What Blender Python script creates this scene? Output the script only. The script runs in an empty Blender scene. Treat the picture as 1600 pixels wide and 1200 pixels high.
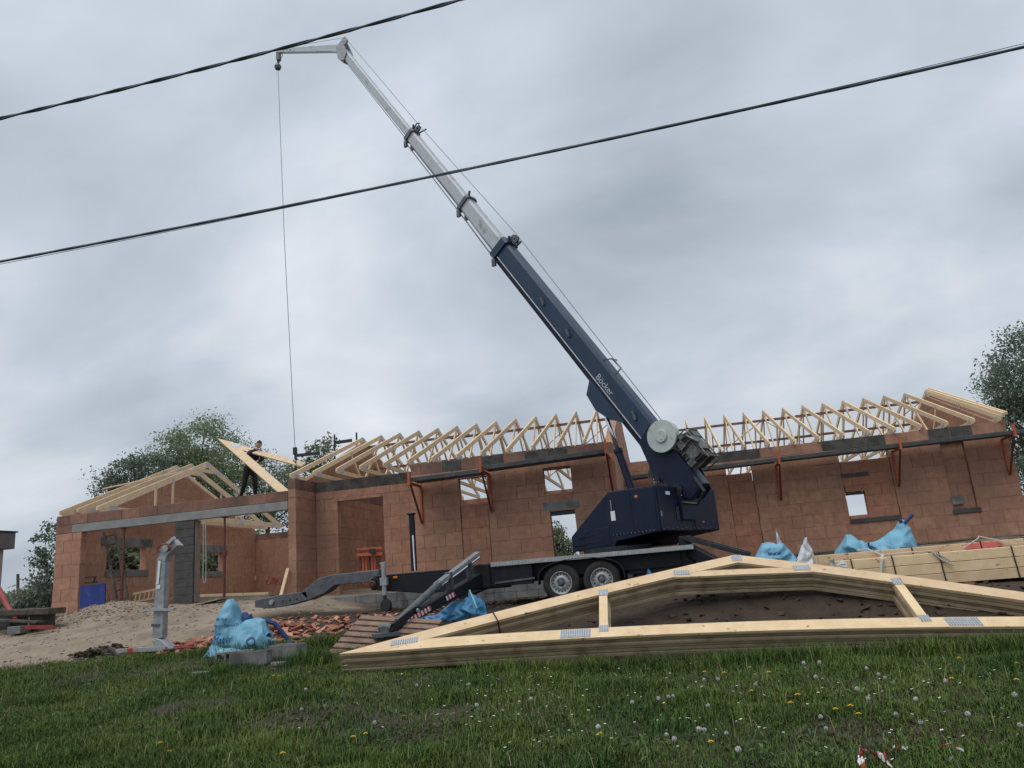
import bpy, bmesh, math, random
import numpy as np
from mathutils import Vector, Matrix

random.seed(11)
rng = np.random.default_rng(11)
SC = bpy.context.scene
COL = SC.collection

# ------------------------------------------------------------------ camera
# x runs along the house front, y away from the viewer, z = 0 at the eye
F_PX = 1200.0
ROLL = math.atan(407 / 4750.0)
PITCH = math.atan(F_PX / 4767.0)
YAW = math.atan(235 / 1237.0)
_d = np.array([-math.sin(YAW) * math.cos(PITCH), math.cos(YAW) * math.cos(PITCH), math.sin(PITCH)])
_r0 = np.array([math.cos(YAW), math.sin(YAW), 0.0])
_u0 = np.cross(_r0, _d)
_u = math.cos(ROLL) * _u0 + math.sin(ROLL) * _r0
_r = math.cos(ROLL) * _r0 - math.sin(ROLL) * _u0
cam_data = bpy.data.cameras.new('camera')
cam = bpy.data.objects.new('camera', cam_data)
COL.objects.link(cam)
cam_data.sensor_width = 36.0
cam_data.lens = 36.0 * F_PX / 1600.0
cam_data.clip_start = 0.05
cam_data.clip_end = 3000.0
cam.matrix_world = Matrix(((_r[0], _u[0], -_d[0], 0), (_r[1], _u[1], -_d[1], 0), (_r[2], _u[2], -_d[2], 0), (0, 0, 0, 1)))
SC.camera = cam

# ------------------------------------------------------------------ overcast sky
world = bpy.data.worlds.new('World')
SC.world = world
world.use_nodes = True
wt = world.node_tree
wt.nodes.clear()
W = wt.nodes.new
out = W('ShaderNodeOutputWorld')
bg = W('ShaderNodeBackground')
sky = W('ShaderNodeTexSky')
sky.sky_type = 'NISHITA'
sky.sun_disc = False
sky.sun_elevation = math.radians(66)
sky.sun_rotation = math.radians(212)
skm = W('ShaderNodeVectorMath'); skm.operation = 'SCALE'; skm.inputs['Scale'].default_value = 0.09
wt.links.new(sky.outputs[0], skm.inputs[0])
tc = W('ShaderNodeTexCoord')
sep = W('ShaderNodeSeparateXYZ')
wt.links.new(tc.outputs['Generated'], sep.inputs[0])
zc = W('ShaderNodeMath'); zc.operation = 'MAXIMUM'; zc.inputs[1].default_value = 0.0
wt.links.new(sep.outputs[2], zc.inputs[0])
za = W('ShaderNodeMath'); za.operation = 'ADD'; za.inputs[1].default_value = 0.42
wt.links.new(zc.outputs[0], za.inputs[0])
dx = W('ShaderNodeMath'); dx.operation = 'DIVIDE'
dy = W('ShaderNodeMath'); dy.operation = 'DIVIDE'
wt.links.new(sep.outputs[0], dx.inputs[0]); wt.links.new(za.outputs[0], dx.inputs[1])
wt.links.new(sep.outputs[1], dy.inputs[0]); wt.links.new(za.outputs[0], dy.inputs[1])
cmb = W('ShaderNodeCombineXYZ')
wt.links.new(dx.outputs[0], cmb.inputs[0]); wt.links.new(dy.outputs[0], cmb.inputs[1])
cmb.inputs[2].default_value = 3.7
mp = W('ShaderNodeMapping')
mp.inputs['Scale'].default_value = (0.8, 1.05, 1.0)
mp.inputs['Location'].default_value = (1.15, 0.75, 0.0)
mp.inputs['Rotation'].default_value = (0, 0, 0.5)
wt.links.new(cmb.outputs[0], mp.inputs[0])
n1 = W('ShaderNodeTexNoise')
n1.inputs['Scale'].default_value = 1.9
n1.inputs['Detail'].default_value = 6.0
n1.inputs['Roughness'].default_value = 0.50
n1.inputs['Distortion'].default_value = 0.25
wt.links.new(mp.outputs[0], n1.inputs['Vector'])
rp = W('ShaderNodeValToRGB')
e = rp.color_ramp.elements
e[0].position = 0.20; e[0].color = (0.27, 0.315, 0.375, 1)
e[1].position = 0.72; e[1].color = (0.76, 0.79, 0.85, 1)
m_ = rp.color_ramp.elements.new(0.50); m_.color = (0.515, 0.57, 0.64, 1)
wt.links.new(n1.outputs[0], rp.inputs[0])
mx = W('ShaderNodeMix'); mx.data_type = 'RGBA'; mx.inputs['Factor'].default_value = 0.95
wt.links.new(skm.outputs[0], mx.inputs[6]); wt.links.new(rp.outputs[0], mx.inputs[7])
# an overcast sky is a little brighter overhead than near the horizon
gz_ = W('ShaderNodeMath'); gz_.operation = 'MULTIPLY_ADD'; gz_.inputs[1].default_value = 0.28; gz_.inputs[2].default_value = 0.92
wt.links.new(zc.outputs[0], gz_.inputs[0])
gm0 = W('ShaderNodeVectorMath'); gm0.operation = 'SCALE'
wt.links.new(mx.outputs[2], gm0.inputs[0]); wt.links.new(gz_.outputs[0], gm0.inputs['Scale'])
wt.links.new(gm0.outputs[0], bg.inputs[0])
bg.inputs[1].default_value = 1.0
wt.links.new(bg.outputs[0], out.inputs[0])

sun_d = bpy.data.lights.new('sun', 'SUN')
sun_d.energy = 1.5
sun_d.angle = math.radians(45)
sun_d.color = (1.0, 0.97, 0.93)
sun = bpy.data.objects.new('sun', sun_d)
COL.objects.link(sun)
_az = math.radians(212)
_el = math.radians(66)
_sd = Vector((math.sin(_az) * math.cos(_el), math.cos(_az) * math.cos(_el), math.sin(_el)))
sun.rotation_euler = _sd.to_track_quat('Z', 'Y').to_euler()

SC.view_settings.view_transform = 'Standard'
SC.view_settings.look = 'None'
SC.view_settings.exposure = 0.15
SC.view_settings.gamma = 1.0
SC.view_settings.use_curve_mapping = False

# ------------------------------------------------------------------ helpers
def at(x, y, Y):
    """world point seen in direction (x, y) of the 1600x1200 frame, at distance Y from the viewer"""
    v = _d * F_PX + _r * (x - 800) - _u * (y - 600)
    return Vector(v * (Y / v[1]))

def _mat(name):
    m = bpy.data.materials.new(name)
    m.use_nodes = True
    nt = m.node_tree
    return m, nt, nt.nodes['Principled BSDF']

def mat(name, c1, c2=None, rough=0.7, scale=4.0, detail=5.0, metal=0.0, bump=0.0, bscale=None, stretch=None,
        objrand=0.0, island=0.0, lo=0.35, hi=0.65, spec=None, world_pos=True, dirt=None):
    m, nt, b = _mat(name)
    N = nt.nodes.new; Lk = nt.links.new
    b.inputs['Roughness'].default_value = rough
    b.inputs['Metallic'].default_value = metal
    if spec is not None:
        b.inputs['Specular IOR Level'].default_value = spec
    if c2 is None:
        c2 = tuple(v * 0.75 for v in c1)
    if world_pos:
        g = N('ShaderNodeNewGeometry'); src = g.outputs['Position']
    else:
        g = N('ShaderNodeTexCoord'); src = g.outputs['Object']
    if stretch:
        mpn = N('ShaderNodeMapping'); mpn.inputs['Scale'].default_value = stretch
        Lk(src, mpn.inputs[0]); src = mpn.outputs[0]
    n = N('ShaderNodeTexNoise'); n.inputs['Scale'].default_value = scale; n.inputs['Detail'].default_value = detail
    n.inputs['Roughness'].default_value = 0.6
    Lk(src, n.inputs['Vector'])
    r = N('ShaderNodeValToRGB')
    r.color_ramp.elements[0].position = lo; r.color_ramp.elements[0].color = (*c1, 1)
    r.color_ramp.elements[1].position = hi; r.color_ramp.elements[1].color = (*c2, 1)
    Lk(n.outputs[0], r.inputs[0])
    cur = r.outputs[0]
    if dirt:
        n3 = N('ShaderNodeTexNoise'); n3.inputs['Scale'].default_value = dirt[1]; n3.inputs['Detail'].default_value = 4
        g3 = N('ShaderNodeNewGeometry'); Lk(g3.outputs['Position'], n3.inputs['Vector'])
        r3 = N('ShaderNodeValToRGB')
        r3.color_ramp.elements[0].position = dirt[2]; r3.color_ramp.elements[0].color = (0, 0, 0, 1)
        r3.color_ramp.elements[1].position = dirt[3]; r3.color_ramp.elements[1].color = (1, 1, 1, 1)
        Lk(n3.outputs[0], r3.inputs[0])
        x3 = N('ShaderNodeMix'); x3.data_type = 'RGBA'
        Lk(r3.outputs[0], x3.inputs['Factor']); Lk(cur, x3.inputs[6]); x3.inputs[7].default_value = (*dirt[0], 1)
        cur = x3.outputs[2]
    if objrand or island:
        h = N('ShaderNodeHueSaturation')
        mr = N('ShaderNodeMapRange')
        if objrand:
            oi = N('ShaderNodeObjectInfo'); Lk(oi.outputs['Random'], mr.inputs[0]); a = objrand
        else:
            gi = N('ShaderNodeNewGeometry'); Lk(gi.outputs['Random Per Island'], mr.inputs[0]); a = island
        mr.inputs[3].default_value = 1 - a; mr.inputs[4].default_value = 1 + a
        Lk(mr.outputs[0], h.inputs['Value']); Lk(cur, h.inputs['Color'])
        mh = N('ShaderNodeMapRange'); Lk(mr.inputs[0].links[0].from_socket, mh.inputs[0])
        mh.inputs[3].default_value = 0.5 - 0.03 * a; mh.inputs[4].default_value = 0.5 + 0.03 * a
        Lk(mh.outputs[0], h.inputs['Hue'])
        cur = h.outputs[0]
    Lk(cur, b.inputs['Base Color'])
    if bump:
        n2 = N('ShaderNodeTexNoise'); n2.inputs['Scale'].default_value = bscale or scale * 4; n2.inputs['Detail'].default_value = 4
        Lk(src, n2.inputs['Vector'])
        bp = N('ShaderNodeBump'); bp.inputs['Strength'].default_value = bump; bp.inputs['Distance'].default_value = 0.02
        Lk(n2.outputs[0], bp.inputs['Height']); Lk(bp.outputs[0], b.inputs['Normal'])
    return m

M = {}
def brick_material(name, ca, cb, stain):
    m, nt, b = _mat(name)
    N = nt.nodes.new; Lk = nt.links.new
    g = N('ShaderNodeNewGeometry')
    oi = N('ShaderNodeObjectInfo')
    # slightly different clay for each block
    r = N('ShaderNodeMix'); r.data_type = 'RGBA'
    r.inputs[6].default_value = (*ca, 1); r.inputs[7].default_value = (*cb, 1)
    Lk(oi.outputs['Random'], r.inputs['Factor'])
    n = N('ShaderNodeTexNoise'); n.inputs['Scale'].default_value = 7; n.inputs['Detail'].default_value = 6
    Lk(g.outputs['Position'], n.inputs['Vector'])
    hv = N('ShaderNodeHueSaturation')
    mr = N('ShaderNodeMapRange'); mr.inputs[1].default_value = .3; mr.inputs[2].default_value = .7
    mr.inputs[3].default_value = .8; mr.inputs[4].default_value = 1.16
    Lk(n.outputs[0], mr.inputs[0]); Lk(mr.outputs[0], hv.inputs['Value']); Lk(r.outputs[2], hv.inputs['Color'])
    # damp patches soaked into the blocks
    n2 = N('ShaderNodeTexNoise'); n2.inputs['Scale'].default_value = 0.75; n2.inputs['Detail'].default_value = 5
    n2.inputs['Roughness'].default_value = .62
    Lk(g.outputs['Position'], n2.inputs['Vector'])
    rr = N('ShaderNodeValToRGB')
    rr.color_ramp.elements[0].position = .44; rr.color_ramp.elements[1].position = .70
    rr.color_ramp.elements[0].color = (0, 0, 0, 1); rr.color_ramp.elements[1].color = (.85, .85, .85, 1)
    Lk(n2.outputs[0], rr.inputs[0])
    ms = N('ShaderNodeMix'); ms.data_type = 'RGBA'
    Lk(rr.outputs[0], ms.inputs['Factor']); Lk(hv.outputs[0], ms.inputs[6]); ms.inputs[7].default_value = (*stain, 1)
    Lk(ms.outputs[2], b.inputs['Base Color'])
    b.inputs['Roughness'].default_value = .9
    # fine vertical grooves of extruded clay
    mp2 = N('ShaderNodeMapping'); mp2.inputs['Scale'].default_value = (1, 1, .04)
    Lk(g.outputs['Position'], mp2.inputs[0])
    n3 = N('ShaderNodeTexNoise'); n3.inputs['Scale'].default_value = 70; n3.inputs['Detail'].default_value = 3
    Lk(mp2.outputs[0], n3.inputs['Vector'])
    bp = N('ShaderNodeBump'); bp.inputs['Strength'].default_value = .35; bp.inputs['Distance'].default_value = .008
    Lk(n3.outputs[0], bp.inputs['Height']); Lk(bp.outputs[0], b.inputs['Normal'])
    return m

M['brick'] = brick_material('clay_block', (.37, .19, .122), (.43, .232, .154), (.25, .143, .1))
M['infill'] = brick_material('clay_infill', (.36, .165, .10), (.42, .2, .125), (.26, .14, .095))
M['brick_dry'] = brick_material('clay_block_dry', (.40, .21, .138), (.455, .25, .168), (.32, .175, .12))
M['brick_damp'] = brick_material('clay_top_course', (.20, .105, .075), (.29, .155, .11), (.07, .058, .052))
M['joint'] = mat('clay_joint', (.27, .145, .095), (.34, .19, .128), .95, 6)
M['concrete'] = mat('grey_concrete', (.15, .148, .145), (.235, .232, .225), .9, 3.5, bump=.25, dirt=((.085, .083, .082), 2.2, .5, .66))
M['beam'] = mat('cast_beam_concrete', (.21, .21, .208), (.29, .288, .28), .88, 2.5, bump=.2)
M['darkcon'] = mat('dark_block_concrete', (.062, .058, .056), (.10, .094, .09), .92, 5, bump=.3, objrand=.12)
M['bitumen'] = mat('damp_mortar', (.045, .043, .04), (.10, .095, .085), .9, 4.5, bump=.3)
M['timber'] = mat('fresh_spruce', (.66, .485, .285), (.75, .585, .385), .75, 6, stretch=(1, 1, 1), bump=.1, objrand=.1, dirt=((.42, .25, .12), 11, .66, .74))
M['timber_stack'] = mat('stacked_spruce', (.65, .465, .265), (.74, .565, .355), .75, 5, bump=.12, objrand=.12, dirt=((.30, .17, .085), 13, .665, .72))
M['timber_shaded'] = mat('shaded_stack_spruce', (.36, .275, .17), (.47, .37, .24), .85, 4, bump=.2, objrand=.2, dirt=((.24, .18, .11), 5, .52, .75))  # lower stack layers: shade on the pile's sides put into a darker timber colour
M['old_timber'] = mat('brown_board', (.16, .085, .06), (.23, .125, .085), .8, 5, bump=.15, objrand=.15)
M['dark_wood'] = mat('dark_old_wood', (.045, .038, .03), (.11, .092, .07), .85, 6, bump=.3, objrand=.2)
M['pallet'] = mat('pallet_wood', (.17, .105, .075), (.26, .165, .12), .85, 7, bump=.3, objrand=.2)
M['grey_wood'] = mat('weathered_plank', (.2, .165, .13), (.3, .25, .2), .85, 6, bump=.3, objrand=.2)
M['plate'] = mat('galvanised_nail_plate', (.36, .39, .42), (.48, .51, .54), .5, 30, metal=.3)
M['galv'] = mat('galvanised_steel', (.26, .275, .285), (.40, .415, .42), .5, 9, metal=.35, bump=.08)
M['galv_dark'] = mat('dull_galvanised_steel', (.085, .095, .105), (.14, .15, .16), .55, 8, metal=.4, bump=.08)
M['alu'] = mat('aluminium_edge', (.36, .37, .37), (.48, .49, .49), .4, 12, metal=.5)
M['blue'] = mat('navy_paint', (.005, .009, .028), (.008, .014, .040), .5, 3, spec=.3, dirt=((.018, .022, .034), 3.2, .58, .85))
M['blue_boom'] = mat('navy_boom_paint', (.015, .034, .070), (.021, .045, .085), .42, 2, spec=.4, dirt=((.04, .055, .075), 3.0, .55, .85))
M['grey_boom'] = mat('light_grey_boom_paint', (.40, .435, .46), (.50, .53, .55), .4, 4, dirt=((.2, .22, .235), 4, .55, .75))
M['black'] = mat('black_steel', (.011, .012, .014), (.02, .021, .023), .5, 6, bump=.06, dirt=((.05, .043, .035), 5, .55, .8))
M['chassis'] = mat('chassis_paint', (.007, .009, .013), (.012, .014, .018), .55, 5, spec=.3, dirt=((.03, .027, .024), 4, .55, .8))
M['chrome'] = mat('chromed_rod', (.62, .64, .68), (.7, .72, .75), .15, 5, metal=1.0)
M['drum'] = mat('pale_drum_paint', (.42, .47, .44), (.49, .54, .51), .45, 5, dirt=((.28, .3, .28), 7, .6, .8))
M['engine'] = mat('engine_metal', (.05, .054, .05), (.17, .18, .17), .45, 14, metal=.4, bump=.2)
M['tyre'] = mat('tyre_rubber', (.014, .014, .014), (.03, .029, .027), .85, 12, bump=.15, dirt=((.06, .05, .04), 6, .5, .75))
M['rim'] = mat('silver_rim', (.33, .335, .34), (.43, .435, .44), .45, 8, metal=.5, dirt=((.12, .1, .085), 9, .55, .75))
M['orange'] = mat('orange_scaffold_paint', (.42, .085, .03), (.52, .12, .045), .6, 8, dirt=((.16, .06, .04), 8, .52, .7))
M['rust'] = mat('red_oxide_prop', (.10, .028, .022), (.16, .045, .033), .7, 12)
M['plank_dark'] = mat('dark_steel_deck', (.045, .05, .053), (.075, .082, .085), .6, 6, metal=.1, dirt=((.14, .14, .135), 5, .62, .82))
M['bag'] = mat('blue_woven_bag', (.11, .30, .43), (.18, .40, .52), .6, 5, bump=.2, bscale=30, dirt=((.26, .42, .50), 4, .62, .82))
M['bag_deep'] = mat('deep_blue_bag', (.03, .155, .31), (.055, .22, .40), .55, 5, bump=.25, bscale=22, dirt=((.2, .38, .5), 6, .6, .8))
M['navy_cloth'] = mat('navy_strap', (.02, .04, .13), (.035, .06, .18), .8, 8)
M['white_bag'] = mat('white_woven_bag', (.5, .53, .56), (.66, .69, .71), .7, 6, bump=.2)
M['print'] = mat('dark_blue_print', (.018, .05, .2), (.03, .07, .26), .7, 8)
M['print_red'] = mat('red_print', (.4, .03, .05), None, .7, 8)
M['white'] = mat('white_paint', (.7, .71, .72), (.78, .79, .8), .5, 8)
M['red'] = mat('red_paint', (.42, .03, .035), (.5, .05, .05), .5, 8)
M['spray'] = mat('pink_spray_mark', (.62, .12, .12), (.70, .20, .18), .8, 14)
M['amber'] = mat('amber_reflector', (.75, .2, .03), None, .3, 8)
M['strap'] = mat('black_strap', (.012, .012, .012), None, .6, 8)
M['rope'] = mat('steel_rope', (.16, .17, .18), (.22, .23, .24), .5, 20, metal=.4)
M['sling'] = mat('cream_sling', (.42, .40, .35), (.52, .5, .44), .8, 8)
M['cable'] = mat('cable_sheath', (.055, .062, .08), (.075, .083, .105), .55, 8)
M['panel'] = mat('blue_formwork_panel', (.012, .028, .16), (.02, .045, .22), .55, 3, dirt=((.12, .13, .2), 4, .6, .8))
M['conduit'] = mat('red_conduit', (.22, .035, .03), (.3, .055, .045), .6, 8)
M['shard'] = mat('brick_shards', (.28, .11, .068), (.40, .19, .125), .9, 8, island=.4)
M['gravel'] = mat('gravel', (.21, .16, .125), (.33, .27, .215), .95, 10, bump=.5, island=.3)
M['soil_clod'] = mat('soil_clods', (.034, .023, .015), (.066, .046, .030), .95, 12, bump=.6, island=.35)
M['blade'] = mat('grass_blades', (.044, .088, .019), (.104, .142, .030), .75, 1.0, island=.55, lo=.36, hi=.64, spec=.2)
M['straw'] = mat('dry_grass', (.20, .17, .09), (.28, .24, .13), .8, 5, island=.3)
M['daisy'] = mat('daisy_petals', (.62, .62, .6), (.72, .72, .7), .7, 5)
M['yellow'] = mat('dandelion_petals', (.72, .42, .015), (.8, .52, .03), .7, 5)
M['fluff'] = mat('dandelion_fluff', (.36, .355, .335), (.48, .475, .45), .9, 9)
M['weed'] = mat('weed_leaf', (.045, .095, .025), (.075, .125, .035), .6, 6, island=.4)
M['stem'] = mat('flower_stems', (.07, .11, .03), (.1, .13, .05), .7, 5)
M['bark'] = mat('bark', (.055, .045, .036), (.1, .085, .07), .9, 9, bump=.5)
M['logo_grey'] = mat('pale_grey_lettering', (.5, .53, .56), None, .6, 8)
def leafmat(name, a, b_):
    m = mat(name, a, b_, .65, .9, island=.35, lo=.36, hi=.64, spec=.3)
    nt = m.node_tree; bs = nt.nodes['Principled BSDF']; tr = nt.nodes.new('ShaderNodeBsdfTranslucent'); ms = nt.nodes.new('ShaderNodeMixShader')
    nt.links.new(bs.inputs['Base Color'].links[0].from_socket, tr.inputs[0]); ms.inputs[0].default_value = .35
    nt.links.new(bs.outputs[0], ms.inputs[1]); nt.links.new(tr.outputs[0], ms.inputs[2])
    nt.links.new(ms.outputs[0], nt.nodes['Material Output'].inputs[0])
    return m
M['leaf_dark'] = leafmat('dark_foliage', (.12, .165, .12), (.185, .235, .17))
M['leaf_light'] = leafmat('spring_foliage', (.18, .235, .13), (.26, .325, .185))
M['leaf_olive'] = leafmat('olive_foliage', (.145, .18, .115), (.215, .255, .165))
M['skin'] = mat('skin', (.42, .26, .19), (.48, .3, .22), .55, 8)
M['hair'] = mat('dark_hair', (.03, .022, .018), None, .6, 20)
M['shirt'] = mat('navy_shirt', (.010, .012, .024), (.018, .02, .035), .85, 8, bump=.2)
M['trousers'] = mat('black_trousers', (.009, .009, .011), (.018, .018, .02), .85, 8, bump=.2)
M['boot'] = mat('boot_leather', (.02, .017, .014), None, .6, 10)
M['fascia'] = mat('grey_fascia', (.12, .115, .115), (.17, .16, .16), .7, 4)
M['stucco'] = mat('grey_render', (.3, .28, .28), (.36, .34, .33), .9, 6)

ORG = {}
class MB:
    def __init__(s): s.v = []; s.f = []; s.m = []; s.k = 0
    def add(s, vs, fs):
        o = len(s.v); s.v += [tuple(v) for v in vs]
        for f in fs: s.f.append(tuple(i + o for i in f)); s.m.append(s.k)
    def box(s, c, size, R=None):
        c = Vector(c); hx, hy, hz = size[0] / 2, size[1] / 2, size[2] / 2
        vs = [Vector((x, y, z)) for z in (-hz, hz) for y in (-hy, hy) for x in (-hx, hx)]
        if R is not None: vs = [R @ v for v in vs]
        s.add([c + v for v in vs], [(0, 2, 3, 1), (4, 5, 7, 6), (0, 1, 5, 4), (2, 6, 7, 3), (0, 4, 6, 2), (1, 3, 7, 5)])
        return s
    def bar(s, p0, p1, w, h, up=(0, 0, 1)):
        p0 = Vector(p0); p1 = Vector(p1); a = p1 - p0; L = a.length; a.normalize()
        up = Vector(up); sd = a.cross(up)
        if sd.length < 1e-4: sd = a.cross(Vector((1, 0, 0)))
        sd.normalize(); up = sd.cross(a)
        R = Matrix((a, sd, up)).transposed()
        return s.box((p0 + p1) / 2, (L, w, h), R)
    def tube(s, p0, p1, r0, r1=None, n=10, caps=True):
        return s.path([p0, p1], [r0, r0 if r1 is None else r1], n, caps)
    def path(s, pts, r, n=8, caps=True):
        pts = [Vector(p) for p in pts]; k = len(pts)
        if not hasattr(r, '__len__'): r = [r] * k
        ref = None; rings = []
        for i, p in enumerate(pts):
            t = (pts[min(i + 1, k - 1)] - pts[max(i - 1, 0)]).normalized()
            if ref is None:
                ref = t.cross(Vector((0, 0, 1)))
                if ref.length < .05: ref = t.cross(Vector((1, 0, 0)))
            ref = (ref - t * ref.dot(t)).normalized(); bi = t.cross(ref)
            rings.append([p + (ref * math.cos(2 * math.pi * j / n) + bi * math.sin(2 * math.pi * j / n)) * r[i] for j in range(n)])
        vs = [v for q in rings for v in q]; fs = []
        for i in range(k - 1):
            for j in range(n):
                fs.append((i * n + j, i * n + (j + 1) % n, (i + 1) * n + (j + 1) % n, (i + 1) * n + j))
        if caps: fs.append(tuple(range(n - 1, -1, -1))); fs.append(tuple((k - 1) * n + j for j in range(n)))
        s.add(vs, fs); return s
    def prism(s, poly, d):
        d = Vector(d); poly = [Vector(p) for p in poly]; n = len(poly)
        nrm = Vector((0, 0, 0))
        for i in range(n): nrm += poly[i].cross(poly[(i + 1) % n])
        if nrm.dot(d) > 0: poly = poly[::-1]
        vs = poly + [p + d for p in poly]
        fs = [tuple(range(n)), tuple(range(2 * n - 1, n - 1, -1))]
        fs += [(i, i + n, (i + 1) % n + n, (i + 1) % n) for i in range(n)]
        s.add(vs, fs); return s
    def lathe(s, prof, c, axis, n=24):
        """prof: (radius, offset along axis)"""
        c = Vector(c); a = Vector(axis).normalized(); e1 = a.cross(Vector((0, 0, 1)))
        if e1.length < .05: e1 = Vector((1, 0, 0))
        e1.normalize(); e2 = a.cross(e1)
        vs = []; fs = []; k = len(prof)
        for (r, t) in prof:
            for j in range(n):
                q = 2 * math.pi * j / n
                vs.append(c + a * t + (e1 * math.cos(q) + e2 * math.sin(q)) * r)
        for i in range(k - 1):
            for j in range(n):
                fs.append((i * n + j, (i + 1) * n + j, (i + 1) * n + (j + 1) % n, i * n + (j + 1) % n))
        s.add(vs, fs); return s
    def build(s, name, mats, parent=None, smooth=False, bevel=0.0, base=None, kind=None):
        if not isinstance(mats, (list, tuple)): mats = [mats]
        v = np.array(s.v, dtype=np.float64)
        if parent is not None: org = ORG[parent.name]
        elif base is not None: org = np.array(base, float)
        else: org = np.array([(v[:, 0].min() + v[:, 0].max()) / 2, (v[:, 1].min() + v[:, 1].max()) / 2, v[:, 2].min()])
        me = bpy.data.meshes.new(name)
        me.from_pydata((v - org).tolist(), [], s.f)
        for m in mats: me.materials.append(M[m] if isinstance(m, str) else m)
        if len(mats) > 1: me.polygons.foreach_set('material_index', s.m)
        if smooth: me.polygons.foreach_set('use_smooth', [True] * len(s.f))
        me.update()
        o = bpy.data.objects.new(name, me); COL.objects.link(o)
        if parent is not None: o.parent = parent
        else: o.location = org
        ORG[o.name] = org
        if bevel:
            bm = bmesh.new(); bm.from_mesh(me)
            bmesh.ops.bevel(bm, geom=bm.edges[:], offset=bevel, segments=1, affect='EDGES', profile=.5, clamp_overlap=True)
            bm.to_mesh(me); bm.free()
        if kind: o['kind'] = kind
        return o

def tag(o, label=None, cat=None, group=None, kind=None):
    if label: o['label'] = label
    if cat: o['category'] = cat
    if group: o['group'] = group
    if kind: o['kind'] = kind
    return o

def thing(name, label, cat, loc=(0, 0, 0), group=None):
    o = bpy.data.objects.new(name, None); COL.objects.link(o)
    o.empty_display_size = .2
    o.location = loc; ORG[o.name] = np.array(loc, float)
    return tag(o, label, cat, group)

def copy_tree(o, parent=None):
    c = o.copy(); COL.objects.link(c); c.parent = parent; ORG[c.name] = ORG[o.name]
    for ch in list(o.children): copy_tree(ch, c)
    return c

ORD = ['first', 'second', 'third', 'fourth', 'fifth', 'sixth', 'seventh', 'eighth', 'ninth', 'tenth', 'eleventh', 'twelfth', 'thirteenth', 'fourteenth']

def vnoise(x, y, seed=0):
    x = np.asarray(x, float); y = np.asarray(y, float)
    xi = np.floor(x).astype(np.int64); yi = np.floor(y).astype(np.int64)
    fx = x - xi; fy = y - yi; fx = fx * fx * (3 - 2 * fx); fy = fy * fy * (3 - 2 * fy)
    def h(a, b):
        q = (a * 374761393 + b * 668265263 + seed * 1442695041) & 0xffffffff
        q = ((q ^ (q >> 13)) * 1274126177) & 0xffffffff
        return ((q ^ (q >> 16)) & 0xffff) / 65535.0
    return (h(xi, yi) * (1 - fx) + h(xi + 1, yi) * fx) * (1 - fy) + (h(xi, yi + 1) * (1 - fx) + h(xi + 1, yi + 1) * fx) * fy
def fbm(x, y, seed=0, oct=4):
    t = 0; a = .5; f = 1.0
    for i in range(oct): t = t + a * (vnoise(np.asarray(x) * f, np.asarray(y) * f, seed + i * 7) - .5); a *= .5; f *= 2.03
    return t
def sstep(a, b, x):
    t = np.clip((np.asarray(x, float) - a) / (b - a), 0, 1); return t * t * (3 - 2 * t)

# ------------------------------------------------------------------ ground
GX = np.array([-400, -60, -20, -15, -9, -6, -3.5, -2, 0, 2.5, 4.5, 9, 20, 60, 400.])
GY = np.array([-30, 0, 4.8, 7, 8.9, 9.3, 10.6, 11.4, 12.3, 13.4, 15, 17, 20.4, 40, 400.])
_left = [-1.9, -1.5, -1.08, -.97, -.86, -.84, -.74, -.69, -.62, -.45, -.22, .0, .05, .1, 2.]
_leftmid = [-1.9, -1.5, -1.08, -.97, -.87, -.85, -.73, -.66, -.58, -.47, -.42, -.44, -.2, .1, 2.]
_m35 = [-1.9, -1.5, -1.08, -.99, -.93, -.9, -.72, -.66, -.57, -.47, -.44, -.46, -.2, .1, 2.]
_m2 = [-1.9, -1.5, -1.08, -1.0, -1.0, -.98, -.52, -.56, -.52, -.46, -.44, -.46, -.2, .1, 2.]
_z0 = [-1.9, -1.5, -1.08, -1.02, -1.08, -1.06, -.38, -.44, -.48, -.46, -.44, -.45, -.2, .1, 2.]
_p25 = [-1.9, -1.5, -1.08, -1.04, -1.10, -1.08, -.44, -.50, -.50, -.45, -.36, -.2, -.1, .1, 2.]
_p45 = [-1.9, -1.5, -1.08, -1.04, -1.12, -1.1, -.68, -.58, -.52, -.42, -.25, -.08, -.06, .1, 2.]
_p9 = [-1.9, -1.5, -1.08, -1.04, -1.12, -1.08, -.8, -.6, -.5, -.38, -.2, -.06, -.04, .1, 2.]
GT = np.array([_left, _left, _left, _left, _left, _leftmid, _m35, _m2, _z0, _p25, _p45, _p9, _p9, _p9, _p9])
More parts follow.
